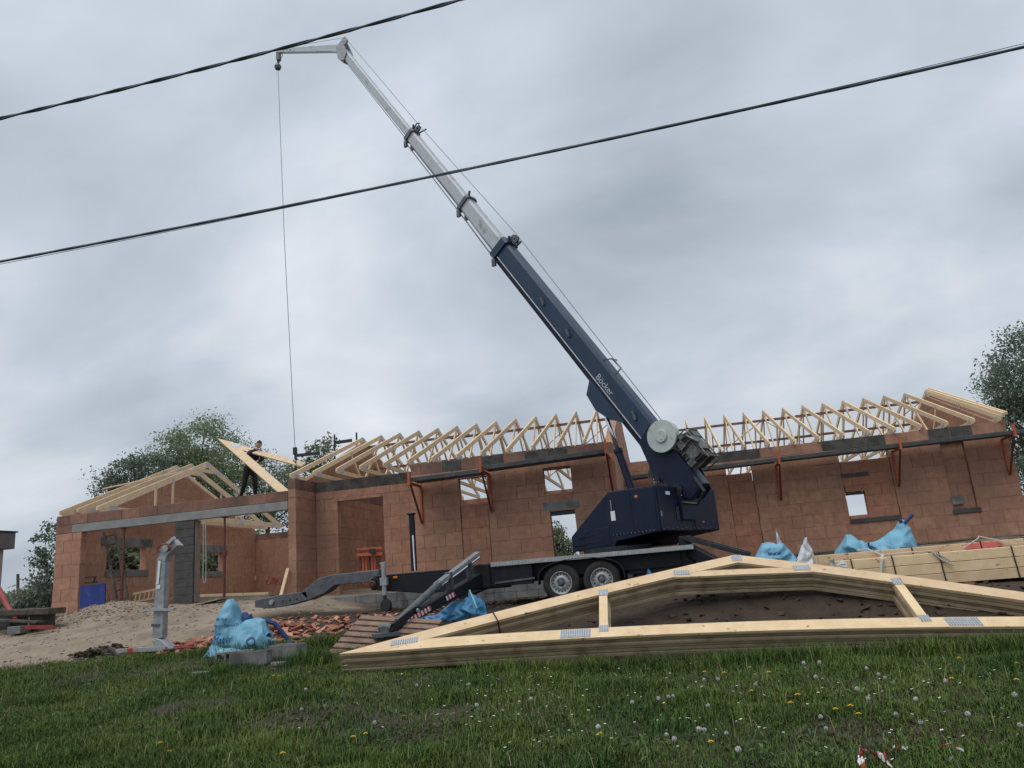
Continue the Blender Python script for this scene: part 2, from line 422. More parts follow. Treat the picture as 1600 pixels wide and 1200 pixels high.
def ground_z(x, y):
    x = np.asarray(x, float); y = np.asarray(y, float)
    xx = np.clip(x, GX[0], GX[-1] - 1e-3); yy = np.clip(y, GY[0], GY[-1] - 1e-3)
    i = np.clip(np.searchsorted(GX, xx, 'right') - 1, 0, len(GX) - 2); j = np.clip(np.searchsorted(GY, yy, 'right') - 1, 0, len(GY) - 2)
    fx = (xx - GX[i]) / (GX[i + 1] - GX[i]); fy = (yy - GY[j]) / (GY[j + 1] - GY[j])
    fx = fx * fx * (3 - 2 * fx)
    z = (GT[i, j] * (1 - fx) + GT[i + 1, j] * fx) * (1 - fy) + (GT[i, j + 1] * (1 - fx) + GT[i + 1, j + 1] * fx) * fy
    near = sstep(60, 20, np.abs(x)) * sstep(40, 22, y)
    rough = sstep(3, 6, y) * near
    z = z + fbm(x * .7, y * .7, 3) * .10 * near + fbm(x * 3.1, y * 3.1, 5) * .055 * rough
    for off in (0., 1.55):
        q = (y - 12.6 - off) + (x + 11) * -.16 + fbm(x * .5, y * .5, 81) * .6
        z = z - .07 * np.exp(-(q / .17) ** 2) * sstep(-6.2, -8.0, x) * near
    # gravel heap spilling out of the garage opening
    z = z + .30 * np.exp(-(((x + 13.2) / 1.25) ** 2 + ((y - 16.5) / .85) ** 2)) * (1 + .5 * fbm(x * 4, y * 4, 9))
    return z
_hx = np.arange(-24, 14, .06); _hy = np.arange(1.5, 24, .06)
_HT = ground_z(*[q.ravel() for q in np.meshgrid(_hx, _hy, indexing='xy')]).reshape(len(_hy), len(_hx)).tolist()
def gz(x, y):
    u = (x + 24) / .06; v = (y - 1.5) / .06
    if not (0 <= u < len(_hx) - 1 and 0 <= v < len(_hy) - 1): return float(ground_z(np.array([x]), np.array([y]))[0])
    i = int(u); j = int(v); a = u - i; b = v - j
    r0 = _HT[j]; r1 = _HT[j + 1]
    return (r0[i] * (1 - a) + r0[i + 1] * a) * (1 - b) + (r1[i] * (1 - a) + r1[i + 1] * a) * b

def grass_mask(x, y):
    x = np.asarray(x, float); y = np.asarray(y, float)
    edge = np.interp(x, [-16, -12, -10.2, -8.8, -7.6, -6.4, -5.0, -4.2, -3.4, -2.4, 8], [10.6, 10.5, 11.0, 11.7, 11.3, 11.0, 11.7, 10.7, 9.6, 9.25, 9.2])
    edge = edge + fbm(x * 1.3, y * 1.3, 21) * 1.0
    g = sstep(.25, -.35, y - edge)
    def patch(cx, cy, rx, ry, s):
        d = ((x - cx) / rx) ** 2 + ((y - cy) / ry) ** 2 + fbm(x * 2.6, y * 2.6, s) * 4.2
        return sstep(1.15, .45, d)
    p = np.maximum.reduce([patch(-3.1, 6.4, 1.5, .75, 31), patch(-2.0, 5.9, .9, .4, 32), patch(1.15, 5.35, .7, .42, 33), patch(-4.6, 7.2, .8, .3, 35), patch(-1.2, 9.0, 1.0, .25, 36)])
    g = g * (1 - .72 * p)
    far = sstep(30, 36, y) + sstep(-18, -24, x) * sstep(14, 20, y) + sstep(13, 18, x)
    return np.clip(np.maximum(g, far), 0, 1)
def sand_mask(x, y):
    x = np.asarray(x, float); y = np.asarray(y, float)
    s = sstep(-7.4, -9.2, x + fbm(x * .9, y * .9, 41) * 3.0 - sstep(14.5, 16.5, y) * 1.8)
    s = np.maximum(s, .55 * sstep(14.5, 17, y) * sstep(2.5, 4.5, x))
    return np.clip(s, 0, 1)

gx = np.unique(np.concatenate([np.linspace(-400, -40, 14), np.linspace(-40, -18, 24), np.arange(-18, 11, .14), np.linspace(11, 40, 30), np.linspace(40, 400, 14)]))
gy = np.unique(np.concatenate([np.linspace(-30, 2, 10), np.arange(2, 18.5, .12), np.linspace(18.5, 40, 40), np.linspace(40, 400, 16)]))
XX, YY = np.meshgrid(gx, gy, indexing='xy')
ZZ = ground_z(XX.ravel(), YY.ravel())
nx_, ny_ = len(gx), len(gy)
gme = bpy.data.meshes.new('ground')
idx = np.arange(nx_ * ny_).reshape(ny_, nx_)
quads = np.stack([idx[:-1, :-1], idx[:-1, 1:], idx[1:, 1:], idx[1:, :-1]], -1).reshape(-1, 4)
gme.from_pydata(np.stack([XX.ravel(), YY.ravel(), ZZ], -1).tolist(), [], quads.tolist())
gme.polygons.foreach_set('use_smooth', [True] * len(quads))
at_ = gme.color_attributes.new('soil_kind', 'FLOAT_COLOR', 'POINT')
gm_ = grass_mask(XX.ravel(), YY.ravel()); sm_ = sand_mask(XX.ravel(), YY.ravel())
at_.data.foreach_set('color', np.stack([gm_, sm_, gm_ * 0, gm_ * 0 + 1], -1).astype(np.float32).ravel())
gm, nt, b = _mat('ground_soil')
N = nt.nodes.new; Lk = nt.links.new
a = N('ShaderNodeAttribute'); a.attribute_name = 'soil_kind'
sp = N('ShaderNodeSeparateColor'); Lk(a.outputs['Color'], sp.inputs[0])
g = N('ShaderNodeNewGeometry')
def ramp_noise(scale, c1, c2, det=8):
    n = N('ShaderNodeTexNoise'); n.inputs['Scale'].default_value = scale; n.inputs['Detail'].default_value = det; n.inputs['Roughness'].default_value = .65
    Lk(g.outputs['Position'], n.inputs['Vector'])
    r = N('ShaderNodeValToRGB'); r.color_ramp.elements[0].position = .36; r.color_ramp.elements[1].position = .66
    r.color_ramp.elements[0].color = (*c1, 1); r.color_ramp.elements[1].color = (*c2, 1)
    Lk(n.outputs[0], r.inputs[0]); return r.outputs[0]
soil = ramp_noise(2.6, (.026, .017, .011), (.062, .042, .027))
sand = ramp_noise(1.7, (.18, .138, .098), (.31, .25, .185))
turf = ramp_noise(2.0, (.026, .026, .011), (.05, .056, .02))
x1 = N('ShaderNodeMix'); x1.data_type = 'RGBA'; Lk(sp.outputs[1], x1.inputs['Factor']); Lk(soil, x1.inputs[6]); Lk(sand, x1.inputs[7])
x2 = N('ShaderNodeMix'); x2.data_type = 'RGBA'; Lk(sp.outputs[0], x2.inputs['Factor']); Lk(x1.outputs[2], x2.inputs[6]); Lk(turf, x2.inputs[7])
Lk(x2.outputs[2], b.inputs['Base Color']); b.inputs['Roughness'].default_value = .95
nb = N('ShaderNodeTexNoise'); nb.inputs['Scale'].default_value = 16; nb.inputs['Detail'].default_value = 6
Lk(g.outputs['Position'], nb.inputs['Vector'])
bp = N('ShaderNodeBump'); bp.inputs['Strength'].default_value = .8; bp.inputs['Distance'].default_value = .04
Lk(nb.outputs[0], bp.inputs['Height']); Lk(bp.outputs[0], b.inputs['Normal'])
gme.materials.append(gm)
ground = bpy.data.objects.new('ground', gme); COL.objects.link(ground); ground['kind'] = 'structure'

# ------------------------------------------------------------------ house under construction
YG, YR = 17.2, 20.4
ZW, ZR, ZG = 2.78, 2.69, 2.50          # wall heads: middle wing, right wing, garage
house = thing('unfinished_house', 'long single storey house of bare orange clay blocks, still without roof tiles', 'house', (-3.7, 22.0, -.1))
COURSE, BLEN = .30, .50
_bcache = {}
def brick_mesh(dx, dy, dz, mname):
    key = (round(dx, 3), round(dy, 3), round(dz, 3), mname)
    if key not in _bcache:
        bm = bmesh.new(); bmesh.ops.create_cube(bm, size=1.0)
        for v in bm.verts: v.co = Vector((v.co.x * dx, v.co.y * dy, v.co.z * dz))
        bmesh.ops.bevel(bm, geom=bm.edges[:], offset=.0045, segments=1, affect='EDGES', clamp_overlap=True)
        me = bpy.data.meshes.new('brick'); bm.to_mesh(me); bm.free(); me.materials.append(M[mname]); _bcache[key] = me
    return _bcache[key]
def subtract(rects, hole):
    o = []
    a0, a1, z0, z1 = hole
    for (p0, p1, q0, q1) in rects:
        if a1 <= p0 + 1e-6 or a0 >= p1 - 1e-6 or z1 <= q0 + 1e-6 or z0 >= q1 - 1e-6: o.append((p0, p1, q0, q1)); continue
        if a0 > p0: o.append((p0, a0, q0, q1))
        if a1 < p1: o.append((a1, p1, q0, q1))
        m0, m1 = max(a0, p0), min(a1, p1)
        if z0 > q0: o.append((m0, m1, q0, z0))
        if z1 < q1: o.append((m0, m1, z1, q1))
    return [r for r in o if r[1] - r[0] > .012 and r[3] - r[2] > .012]
def brick_wall(name, axis, a0, a1, c, th, z0, z1, openings=(), single=True, mname='brick', top=None, topmat=None, course=COURSE, blen=BLEN, inset=.0, shift=0.0, label=None):
    """wall along axis; top/topmat: height of the head course and a function picking its material"""
    core = MB(); e = .010
    rects = [(a0 + e, a1 - e, z0 + e, z1 - e)]
    for h in openings: rects = subtract(rects, (h[0] - e, h[1] + e, h[2] - e, h[3] + e))
    for (p0, p1, q0, q1) in rects:
        if axis == 'x': core.box(((p0 + p1) / 2, c + th / 2, (q0 + q1) / 2), (p1 - p0, th - 2 * e, q1 - q0))
        else: core.box((c + th / 2, (p0 + p1) / 2, (q0 + q1) / 2), (th - 2 * e, p1 - p0, q1 - q0))
    w = core.build(name, 'joint', house)
    if label: w['label'] = label
    joined = {}
    z = z0; row = 0
    ztop = z1 - (top or 0)
    while z < z1 - .02:
        zz = min(z + course, ztop if z < ztop - .02 else z1)
        if ztop - zz < .06 and zz < ztop: zz = ztop
        a = a0 - (blen * (.5 if row % 2 else 0) + shift) % blen
        while a < a1:
            b0, b1 = max(a, a0), min(a + blen, a1)
            a += blen
            if b1 - b0 < .03: continue
            rs = [(b0, b1, z, zz)]
            for h in openings: rs = subtract(rs, h)
            for (p0, p1, q0, q1) in rs:
                if p1 - p0 < .03 or q1 - q0 < .03: continue
                gap = random.choice([.003, .003, .004, .005, .006, .018])
                dl, dz = p1 - p0 - gap, q1 - q0 - .0035
                j = random.uniform(-.0035, .0035)
                mm = topmat((p0 + p1) / 2) if (topmat and z >= ztop - .02) else mname
                ctr = ((p0 + p1) / 2 + random.uniform(-.2, .2) * gap, c + th / 2 + j, (q0 + q1) / 2) if axis == 'x' else (c + th / 2 + j, (p0 + p1) / 2, (q0 + q1) / 2)
                dims = (round(dl, 2) - .002 if dl > .05 else dl, th, dz) if axis == 'x' else (th, dl, dz)
                if single:
                    o = bpy.data.objects.new('brick', brick_mesh(*dims, mm)); COL.objects.link(o)
                    o.parent = w; o.location = Vector(ctr) - Vector(ORG[house.name])
                else:
                    joined.setdefault(mm, MB()).box(ctr, dims)
        z = zz; row += 1
    for mm, jb in joined.items(): jb.build('brick_courses', mm, w, kind='stuff')
    return w

def top_main(a):
    for (u0, u1) in ((-5.3, -4.65), (-4.3, -3.7), (-3.3, -1.95)):
        if u0 < a < u1: return 'bitumen'
    return 'brick_damp'
def top_right(a):
    for (u0, u1) in ((1.05, 2.35), (3.9, 5.3), (6.5, 7.5)):
        if u0 < a < u1: return 'bitumen'
    return 'brick'
W0 = (-4.72, -4.06, -.08, 2.31)
brick_wall('front_wall', 'x', -5.87, -1.10, YG, .2, -.08, ZW, [W0, (-2.73, -2.10, 1.76, 2.30), (-2.65, -2.10, -.08, 1.36)], top=.26, topmat=top_main, label='middle front wall of clay blocks behind the crane')
brick_wall('window_infill', 'x', -4.715, -4.065, YG + .012, .16, -.08, 1.73, [], mname='infill', course=.25, blen=.37, label='brighter orange blocks filling a former tall opening')
brick_wall('end_wall', 'y', YG, 26.4, -9.01, .2, -.08, ZW, [], top=.26, topmat=lambda a: 'brick_damp', label='end wall between garage and house, its front edge shows as a pier')
brick_wall('porch_wall', 'x', -8.81, -5.86, 18.27, .2, -.08, ZW, [(-8.21, -7.0, -.08, 2.24)], top=.27, topmat=lambda a: 'bitumen', label='recessed porch wall with wide opening')
SL = [(-.35, .45, 2.1, 2.38), (1.5, 2.13, 2.1, 2.38)]
PAN = (4.25, 5.41, .70, 2.40)
NICHE = (6.62, 7.14, .72, 2.30)
brick_wall('right_front_wall', 'x', -1.10, 8.17, YR, .2, 0.0, ZR, SL + [PAN, NICHE, (1.5, 2.13, 0.0, 2.1)], top=.26, topmat=top_right, label='right front wall of clay blocks with bricked-up openings')
brick_wall('window_infill', 'x', 1.505, 2.125, YR + .01, .16, 0.0, 2.1, [], mname='infill', course=.27, blen=.4)
brick_wall('window_infill', 'x', 4.255, 5.405, YR + .015, .16, .70, 2.12, [(4.27, 4.70, .79, 1.36)], mname='infill', course=.27, blen=.42)
brick_wall('niche_infill', 'x', 6.625, 7.135, YR + .06, .12, .72, 2.30, [], mname='brick', course=.3, blen=.36)
brick_wall('cross_wall', 'y', YG + .2, 26.4, -1.30, .2, -.08, ZW, [], single=False)
brick_wall('end_wall', 'y', YR + .2, 29.7, 7.97, .2, 0.0, ZR, [], single=False)
brick_wall('back_wall', 'x', -8.8, -1.3, 26.2, .2, -.08, ZW, [(-4.9, -2.7, -.08, 2.2)], single=False)
brick_wall('back_wall', 'x', -1.1, 7.97, 29.5, .2, 0.0, ZR, [(5.7, 7.3, .9, 2.25)], single=False)
# garage
GL0 = -15.46
brick_wall('garage_front_wall', 'x', GL0, -14.70, YG, .2, .05, 2.04, [], mname='brick_dry', single=True)
brick_wall('garage_head_course', 'x', GL0, -9.015, YG, .2, 2.252, ZG, [], mname='brick_damp', single=True, blen=.5, shift=.1)
brick_wall('garage_end_wall', 'y', YG + .2, 26.6, GL0, .2, .05, ZG - .02, [(18.83, 20.46, 1.13, 1.77), (22.9, 24.5, 1.05, 1.66)], single=False, mname='brick_dry')
brick_wall('garage_back_wall', 'x', -15.26, -9.01, 26.6, .2, .05, 2.36, [], single=False, mname='brick_dry', top=.22, topmat=lambda a: 'brick_damp')
brick_wall('garage_corner', 'x', GL0, -15.0, YG, .2, 2.044, 2.248, [], mname='brick_damp', single=True)
b_ = MB().box((-12.007, YG + .10, 2.146), (5.98, .212, .20)).build('concrete_beam', 'beam', house, bevel=.006)
b_['label'] = 'long pale grey concrete lintel over the garage opening'
p_ = MB()
for k in range(10):
    p_.box((-11.79 + random.uniform(-.004, .004), YG + .13, .05 + .1985 * (k + .5)), (.52, .26, .193))
p_.build('garage_pillar', 'darkcon', house, bevel=.006)
MB().box((-11.515, YG + .16, 1.05), (.02, .2, 1.97)).build('pillar_board', 'grey_wood', house)
def gable(name, x0, th, y0, y1, zb, yr, zr):
    """clay blocks cut along the roof slope, one course above the other"""
    mb = MB()
    def clip(poly, a, b_, c_):
        o = []
        for i in range(len(poly)):
            p, q = poly[i], poly[(i + 1) % len(poly)]
            dp = a * p[0] + b_ * p[1] + c_; dq = a * q[0] + b_ * q[1] + c_
            if dp >= 0: o.append(p)
            if dp * dq < 0:
                t = dp / (dp - dq); o.append((p[0] + (q[0] - p[0]) * t, p[1] + (q[1] - p[1]) * t))
        return o
    t1 = (zr - zb) / (yr - y0); t2 = (zr - zb) / (y1 - yr)
    z = zb; row = 0
    while z < zr:
        y = y0 - (.25 if row % 2 else 0)
        while y < y1:
            g_ = random.choice([.003, .004, .008])
            poly = [(max(y, y0) + g_, z + .004), (min(y + BLEN, y1) - .002, z + .004), (min(y + BLEN, y1) - .002, z + COURSE), (max(y, y0) + g_, z + COURSE)]
            poly = clip(poly, t1, -1, zb - t1 * y0); poly = clip(poly, -t2, -1, zb + t2 * y1) if len(poly) > 2 else poly
            y += BLEN
            if len(poly) < 3: continue
            j = random.uniform(-.004, .004)
            mb.prism([(x0 + j, p[0], p[1]) for p in poly], (th, 0, 0))
        z += COURSE; row += 1
    core = MB().prism([(x0 + .015, y0 + .1, zb), (x0 + .015, y1 - .1, zb), (x0 + .015, yr, zr - .04)], (th - .03, 0, 0)).build(name, 'joint', house)
    mb.build('brick_courses', 'brick_dry' if name.startswith('gar') else 'brick', core, kind='stuff')
gable('garage_gable', GL0, .2, YG + .15, 26.7, ZG - .02, 21.98, 4.2)
gable('house_gable', -9.01, .2, YG + .6, 26.2, ZW, 21.85, 4.38)
gable('cross_gable', -1.30, .2, YG + .2, 26.4, ZW, 21.85, 4.45)
gable('right_gable', 7.97, .2, YR + .1, 29.6, ZR, 24.95, 4.32)
# concrete trim
def trim(name, x0, x1, y0, y1, z0, z1, m='concrete', label=None):
    o = MB().box(((x0 + x1) / 2, (y0 + y1) / 2, (z0 + z1) / 2), (x1 - x0, y1 - y0, z1 - z0)).build(name, m, house, bevel=.006)
    if label: o['label'] = label
    return o
trim('window_sill', 4.24, 5.42, YR - .035, YR + .17, .60, .70, 'darkcon')
trim('window_lintel', 4.22, 4.86, YR - .004, YR + .012, 1.72, 1.82, 'darkcon')
trim('roller_box', 4.275, 4.695, YR + .03, YR + .15, 1.29, 1.355, 'black')
trim('niche_sill', 6.58, 7.2, YR - .03, YR + .15, .60, .715, 'darkcon')
trim('stub_block', 6.60, 6.86, YR - .03, YR + .05, .82, 1.02, 'concrete')
trim('door_lintel', -2.80, -1.98, YG - .005, YG + .014, 1.39, 1.58, 'concrete')
trim('roller_box', -2.645, -2.105, YG + .03, YG + .17, 1.275, 1.355, 'black')
trim('window_head', -2.73, -2.10, YG - .004, YG + .012, 2.305, 2.36, 'rust')
for (ya, yb, zs, zt) in ((18.83, 20.46, 1.13, 1.77), (22.9, 24.5, 1.05, 1.66)):
    trim('window_lintel', -15.275, -15.252, ya - .25, yb + .28, zt + .005, zt + .25, 'concrete')
    trim('window_sill', -15.47, -15.235, ya - .05, yb + .1, zs - .19, zs - .004, 'concrete')
trim('slab', -15.4, -9.05, YG + .03, 26.7, -.25, .045, 'concrete')
trim('slab', -8.95, -1.15, YG + .02, 26.3, -.3, -.085, 'concrete')
trim('slab', -1.05, 8.1, YR + .02, 29.6, -.25, -.012, 'concrete')
base = MB()
for k in range(14):
    for r_ in range(2):
        base.box((-8.6 + k * .503 + .25 * (r_ % 2), YG + .09, -.19 - r_ * .203), (.495, .22, .197))
base.build('base_course', 'concrete', house, bevel=.005)
b2 = MB()
for k in range(19): b2.box((-.86 + k * .5, YR + .085, -.085), (.492, .25, .15))
b2.build('base_course', 'bitumen', house, bevel=.008)
MB().box((-15.1, YG + .08, -.02), (.8, .3, .13)).build('footing', 'concrete', house, bevel=.01)
pb = MB()
for (dx_, dz_) in ((0, 0), (.26, 0), (.1, .2)): pb.box((-2.27 + dx_ * .5, YG + .45, .0 + dz_), (.24, .2, .195))
tag(pb.build('block_stack', 'infill', base=(-2.2, YG + .45, -.1)), 'little heap of orange blocks standing inside the narrow door opening', 'blocks')

# ------------------------------------------------------------------ roof trusses
def truss_outline(h, t, cd, rd, hh, kind):
    """members as (name, polygon in y,z, thickness) of a truss whose heel is at y = 0 and ridge at y = h"""
    c = math.sqrt(1 + t * t); v = rd * c
    y0 = max((v - hh) / t, .02); y1 = (v - hh + cd) / t
    top = lambda y: hh + t * y
    bot = lambda y: hh + t * y - v
    mem = []
    R1 = [(0, hh), (h, top(h)), (h, bot(h)), (y0, 0), (0, hh * .35)]
    mem.append(('rafter', R1, .038)); mem.append(('rafter', [(2 * h - p[0], p[1]) for p in R1], .038))
    mem.append(('bottom_chord', [(y0, 0), (2 * h - y0, 0), (2 * h - y1, cd), (y1, cd)], .034))
    def web(p, q, w):
        d = Vector((q[0] - p[0], q[1] - p[1])).normalized(); n = Vector((-d.y, d.x)) * (w / 2)
        return [(p[0] + n.x, p[1] + n.y), (q[0] + n.x, q[1] + n.y), (q[0] - n.x, q[1] - n.y), (p[0] - n.x, p[1] - n.y)]
    pl = []
    if kind == 'W':
        A, B_ = (2 * h / 3, cd * .9), (4 * h / 3, cd * .9)
        Cc, D_ = (h / 2, bot(h / 2) + .02), (1.5 * h, bot(h / 2) + .02)
        for p, q in ((Cc, A), (A, (h - .05, bot(h - .1) + .02)), ((h + .05, bot(h - .1) + .02), B_), (B_, D_)): mem.append(('web', web(p, q, .085), .030))
        pl = [((h, top(h) - .09), (.2, .12)), ((.32, .08), (.22, .09)), ((2 * h - .32, .08), (.22, .09)), ((h / 2, bot(h / 2) + .04), (.14, .08)), ((2 * h / 3, .05), (.16, .07))]
    else:
        a_ = h * .358
        for sg in (-1, 1):
            y = h + sg * a_; zt = bot(h - a_) + .02
            mem.append(('post', web((y, cd * .9), (y, zt), .085), .030))
            pl.append(((y, cd * .75), (.11, .10))); pl.append(((y, zt + .02), (.12, .10)))
        zc_ = bot(h) - .17
        hl = (top(h) - zc_) / t - .28
        mem.append(('collar', [(h - hl, zc_), (h + hl, zc_), (h + hl - .3, zc_ + .11), (h - hl + .3, zc_ + .11)], .031))
        pl += [((h, top(h) - .11), (.17, .13)), ((.62, .13), (.3, .11)), ((2 * h - .62, .13), (.3, .11)), ((h - hl + .1, zc_ + .07), (.24, .10)), ((h + hl - .1, zc_ + .07), (.24, .10)), ((h - a_ - .28, cd * .5), (.3, .13)), ((h + a_ + .3, cd * .5), (.3, .13))]
    return mem, pl

def make_truss(name, label, cat, loc, group, spec):
    root = thing(name, label, cat, loc, group)
    L0 = Vector(loc)
    mem, pl = truss_outline(*spec)
    for nm, poly, th in mem:
        MB().prism([L0 + Vector((-th / 2, p[0], p[1])) for p in poly], (th, 0, 0)).build(nm, 'timber', root)
    for (c, s_) in pl:
        MB().box(L0 + Vector((0, c[0], c[1])), (.046, s_[0], s_[1])).build('nail_plate', 'plate', root)
    return root
def row_of_trusses(proto, xs, labels, y, z):
    for i, x in enumerate(xs):
        o = proto if i == 0 else copy_tree(proto)
        o.location = (x, y, z); o['label'] = labels[i]
tA = (4.65, .355, .10, .112, .11, 'W')
xsL = [-8.93 + .6 * k for k in range(13)]
pA = make_truss('roof_truss', 'x', 'truss', (xsL[0], YG - .02, ZW + .005), 'trusses on the middle wing', tA)
row_of_trusses(pA, xsL, [('pale timber truss resting on the pier top beside the garage opening' if k == 0 else 'pale timber roof truss on the middle wing, %s counted from the garage pier' % ORD[k]) for k in range(13)], YG - .02, ZW + .005)
tB = (4.75, .354, .10, .112, .11, 'W')
xsR = [.83 + .6 * k for k in range(13)]
pB = make_truss('roof_truss', 'x', 'truss', (xsR[0], YR - .2, ZR + .005), 'trusses on the right wing', tB)
row_of_trusses(pB, xsR, [('pale timber truss doubled against the brick gable at the right end' if k == 12 else 'pale timber roof truss on the right wing, %s counted from the crane drum' % ORD[k]) for k in range(13)], YR - .2, ZR + .005)
tG = (4.78, .37, .17, .18, .13, 'C')
xsG = [-15.36, -14.84, -14.27]
pG = make_truss('garage_truss', 'x', 'truss', (xsG[0], YG - .03, ZG + .004), 'trusses on the garage', tG)
row_of_trusses(pG, xsG, ['deep timber truss outermost on the left garage gable', 'deep timber truss second from the left garage gable', 'deep timber garage truss nearest the worker, third from the gable'], YG - .03, ZG + .004)

# long braces nailed along the trusses
def brace(p, q, w, h, label, m='old_timber', up=(0, 0, 1), group='braces along the roof'):
    o = MB().bar(p, q, w, h, up).build('roof_brace', m)
    return tag(o, label, 'brace', group)
yl, yr2 = YG - .02 + 4.65, YR - .2 + 4.75
brace((-9.2, yl + .12, 4.24), (-5.6, yl + .12, 4.24), .03, .075, 'brown ridge brace over the porch end of the middle wing')
brace((-6.2, yl + .17, 4.22), (-1.25, yl + .17, 4.22), .03, .075, 'brown ridge brace running to the crane end of the middle wing')
brace((-8.9, yl + .62, 3.62), (-5.3, yl + .62, 3.62), .03, .075, 'brown lower brace over the porch end of the middle wing')
brace((-6.0, yl + .68, 3.62), (-1.3, yl + .68, 3.62), .03, .075, 'brown lower brace running to the crane end of the middle wing')
brace((.3, yr2 + .12, 4.16), (4.5, yr2 + .12, 4.16), .03, .075, 'brown ridge brace over the right wing beside the crane drum')
brace((4.2, yr2 + .17, 4.18), (8.0, yr2 + .17, 4.18), .03, .075, 'brown ridge brace running to the right brick gable')
brace((.2, yr2 + .62, 3.58), (4.9, yr2 + .62, 3.58), .03, .075, 'brown lower brace on the right wing beside the crane drum')
brace((4.6, yr2 + .68, 3.6), (8.0, yr2 + .68, 3.6), .03, .075, 'brown lower brace running to the right brick gable')
for (x0, x1, y, sgn, lab) in ((-4.9, -2.6, yl + .30, 1, 'slanting brace rising toward the middle of the middle wing'), (-3.6, -1.35, yl + .34, 1, 'slanting brace rising to the cross gable'), (.95, 3.2, yr2 + .3, 1, 'slanting pale brace rising from beside the crane engine'), (5.4, 3.25, yr2 + .35, 1, 'slanting pale brace falling to the right over the right wing'), (6.0, 7.9, yr2 + .3, 1, 'slanting pale brace rising to the right gable')):
    brace((x0, y + 1.6, 2.95), (x1, y, 4.2), .025, .08, lab, 'timber', (0, 1, .3), 'slanting braces between the trusses')
MB_ = MB().bar((8.05, YR - .3, 2.80), (8.05, yr2, 4.48), .05, .11, (0, -.35, 1)).bar((8.14, YR - .25, 2.84), (8.14, yr2, 4.52), .05, .07, (0, -.35, 1))
tag(MB_.build('verge_board', 'timber'), 'doubled pale verge board sloping along the right brick gable', 'board')
for (x0, x1, y, z, lab) in ((-15.5, -13.3, 20.4, 3.86, 'long thin batten lying across the garage rafters'),):
    tag(MB().bar((x0 - .3, y - 1.2, z - .42), (x1, y, z + .1), .03, .04).build('batten', 'timber'), lab, 'batten')
tag(MB().bar((-13.4, 22.9, 2.95), (-9.1, 22.6, 2.98), .03, .05).build('batten', 'timber'), 'thin pale batten spanning the open garage bay behind the worker', 'batten')

# ------------------------------------------------------------------ lettering
def text_geo(s, size, shear=0.0, bold=0.0):
    cu = bpy.data.curves.new('t', 'FONT'); cu.body = s; cu.size = size; cu.shear = shear; cu.offset = bold; cu.resolution_u = 3
    o = bpy.data.objects.new('t', cu); COL.objects.link(o)
    dg = bpy.context.evaluated_depsgraph_get(); dg.update()
    me = bpy.data.meshes.new_from_object(o.evaluated_get(dg))
    vs = [v.co.copy() for v in me.vertices]; fs = [tuple(p.vertices) for p in me.polygons]
    bpy.data.objects.remove(o); bpy.data.curves.remove(cu); bpy.data.meshes.remove(me)
    return vs, fs

# ------------------------------------------------------------------ trailer crane
TY0, TY1 = 13.45, 15.55            # near and far side of the trailer
TYC = (TY0 + TY1) / 2
DZ = .29                           # deck height
crane = thing('trailer_crane', 'navy blue telescopic trailer crane with raised boom, standing in front of the house', 'crane', (-1.6, TYC, -.46))
def part(mb, name, m, parent=None, **k): return mb.build(name, m, parent or crane, **k)
XR = .28
# deck and frame
part(MB().box(((-3.2 + XR) / 2, TYC, DZ - .03), (XR + 3.2, TY1 - TY0 - .06, .05)), 'deck', 'chassis')
eg = MB().box(((-3.2 + XR) / 2, TY0 - .005, DZ - .035), (XR + 3.2, .05, .075))
for k in range(60): eg.box((-3.17 + k * .0575, TY0 - .034, DZ - .03), (.022, .012, .06))
part(eg, 'deck_edge', 'alu')
part(MB().box((-1.5, TY0 + .25, .09), (3.6, .16, .26)).box((-1.5, TY1 - .25, .09), (3.6, .16, .26)).box((-1.5, TYC, .06), (3.5, .3, .3)), 'chassis_frame', 'chassis', bevel=.01)
part(MB().box((-2.86, TY0 + .06, .06), (.75, .1, .36)), 'side_panel', 'chassis', bevel=.01)
part(MB().box((-.35, TY0 + .3, .06), (1.0, .1, .34)), 'side_panel', 'black', bevel=.01)
part(MB().bar((-3.15, TY0 + .0, -.06), (-2.45, TY0 + .0, -.03), .03, .03), 'side_rail', 'galv_dark')
# front beam narrowing toward the drawbar
fb = MB().prism([(-3.15, TYC - .3, .24), (-3.15, TYC - .3, -.16), (-4.7, TYC - .3, -.14), (-5.75, TYC - .3, .0), (-5.75, TYC - .3, .22)], (0, .6, 0))
part(fb, 'front_beam', 'chassis', bevel=.012)
part(MB().box((-4.6, TYC - .05, .245), (2.2, .5, .03)), 'front_plate', 'black', bevel=.005)
db = MB()
yq = TYC - .16
def pq(x, y): p = at(x, y, yq); return (p.x, yq, p.z)
db.prism([pq(592, 890), pq(520, 898), pq(497, 904), pq(470, 926), pq(482, 938), pq(508, 926), pq(523, 914), pq(592, 908)], (0, .3, 0))
db.prism([pq(478, 924), pq(440, 929), pq(398, 938), pq(398, 949), pq(420, 951), pq(452, 946), pq(482, 937)], (0, .26, 0))
part(db, 'drawbar', 'galv_dark', bevel=.008)
part(MB().lathe([(0, -.02), (.045, -.02), (.045, .02), (0, .02)], (pq(425, 941)[0], yq - .02, pq(425, 941)[2]), (0, -1, 0), 16), 'hitch_pin', 'galv')
hp = MB()
for k in range(3): q = pq(442 + k * 11, 939 - k * 1.5); hp.lathe([(0, 0), (.018, 0), (.018, .012), (0, .012)], (q[0], yq - .001, q[2]), (0, -1, 0), 10)
part(hp, 'hole_row', 'black')
q = at(601, 930, TYC - .45); q2 = at(599, 878, TYC - .45)
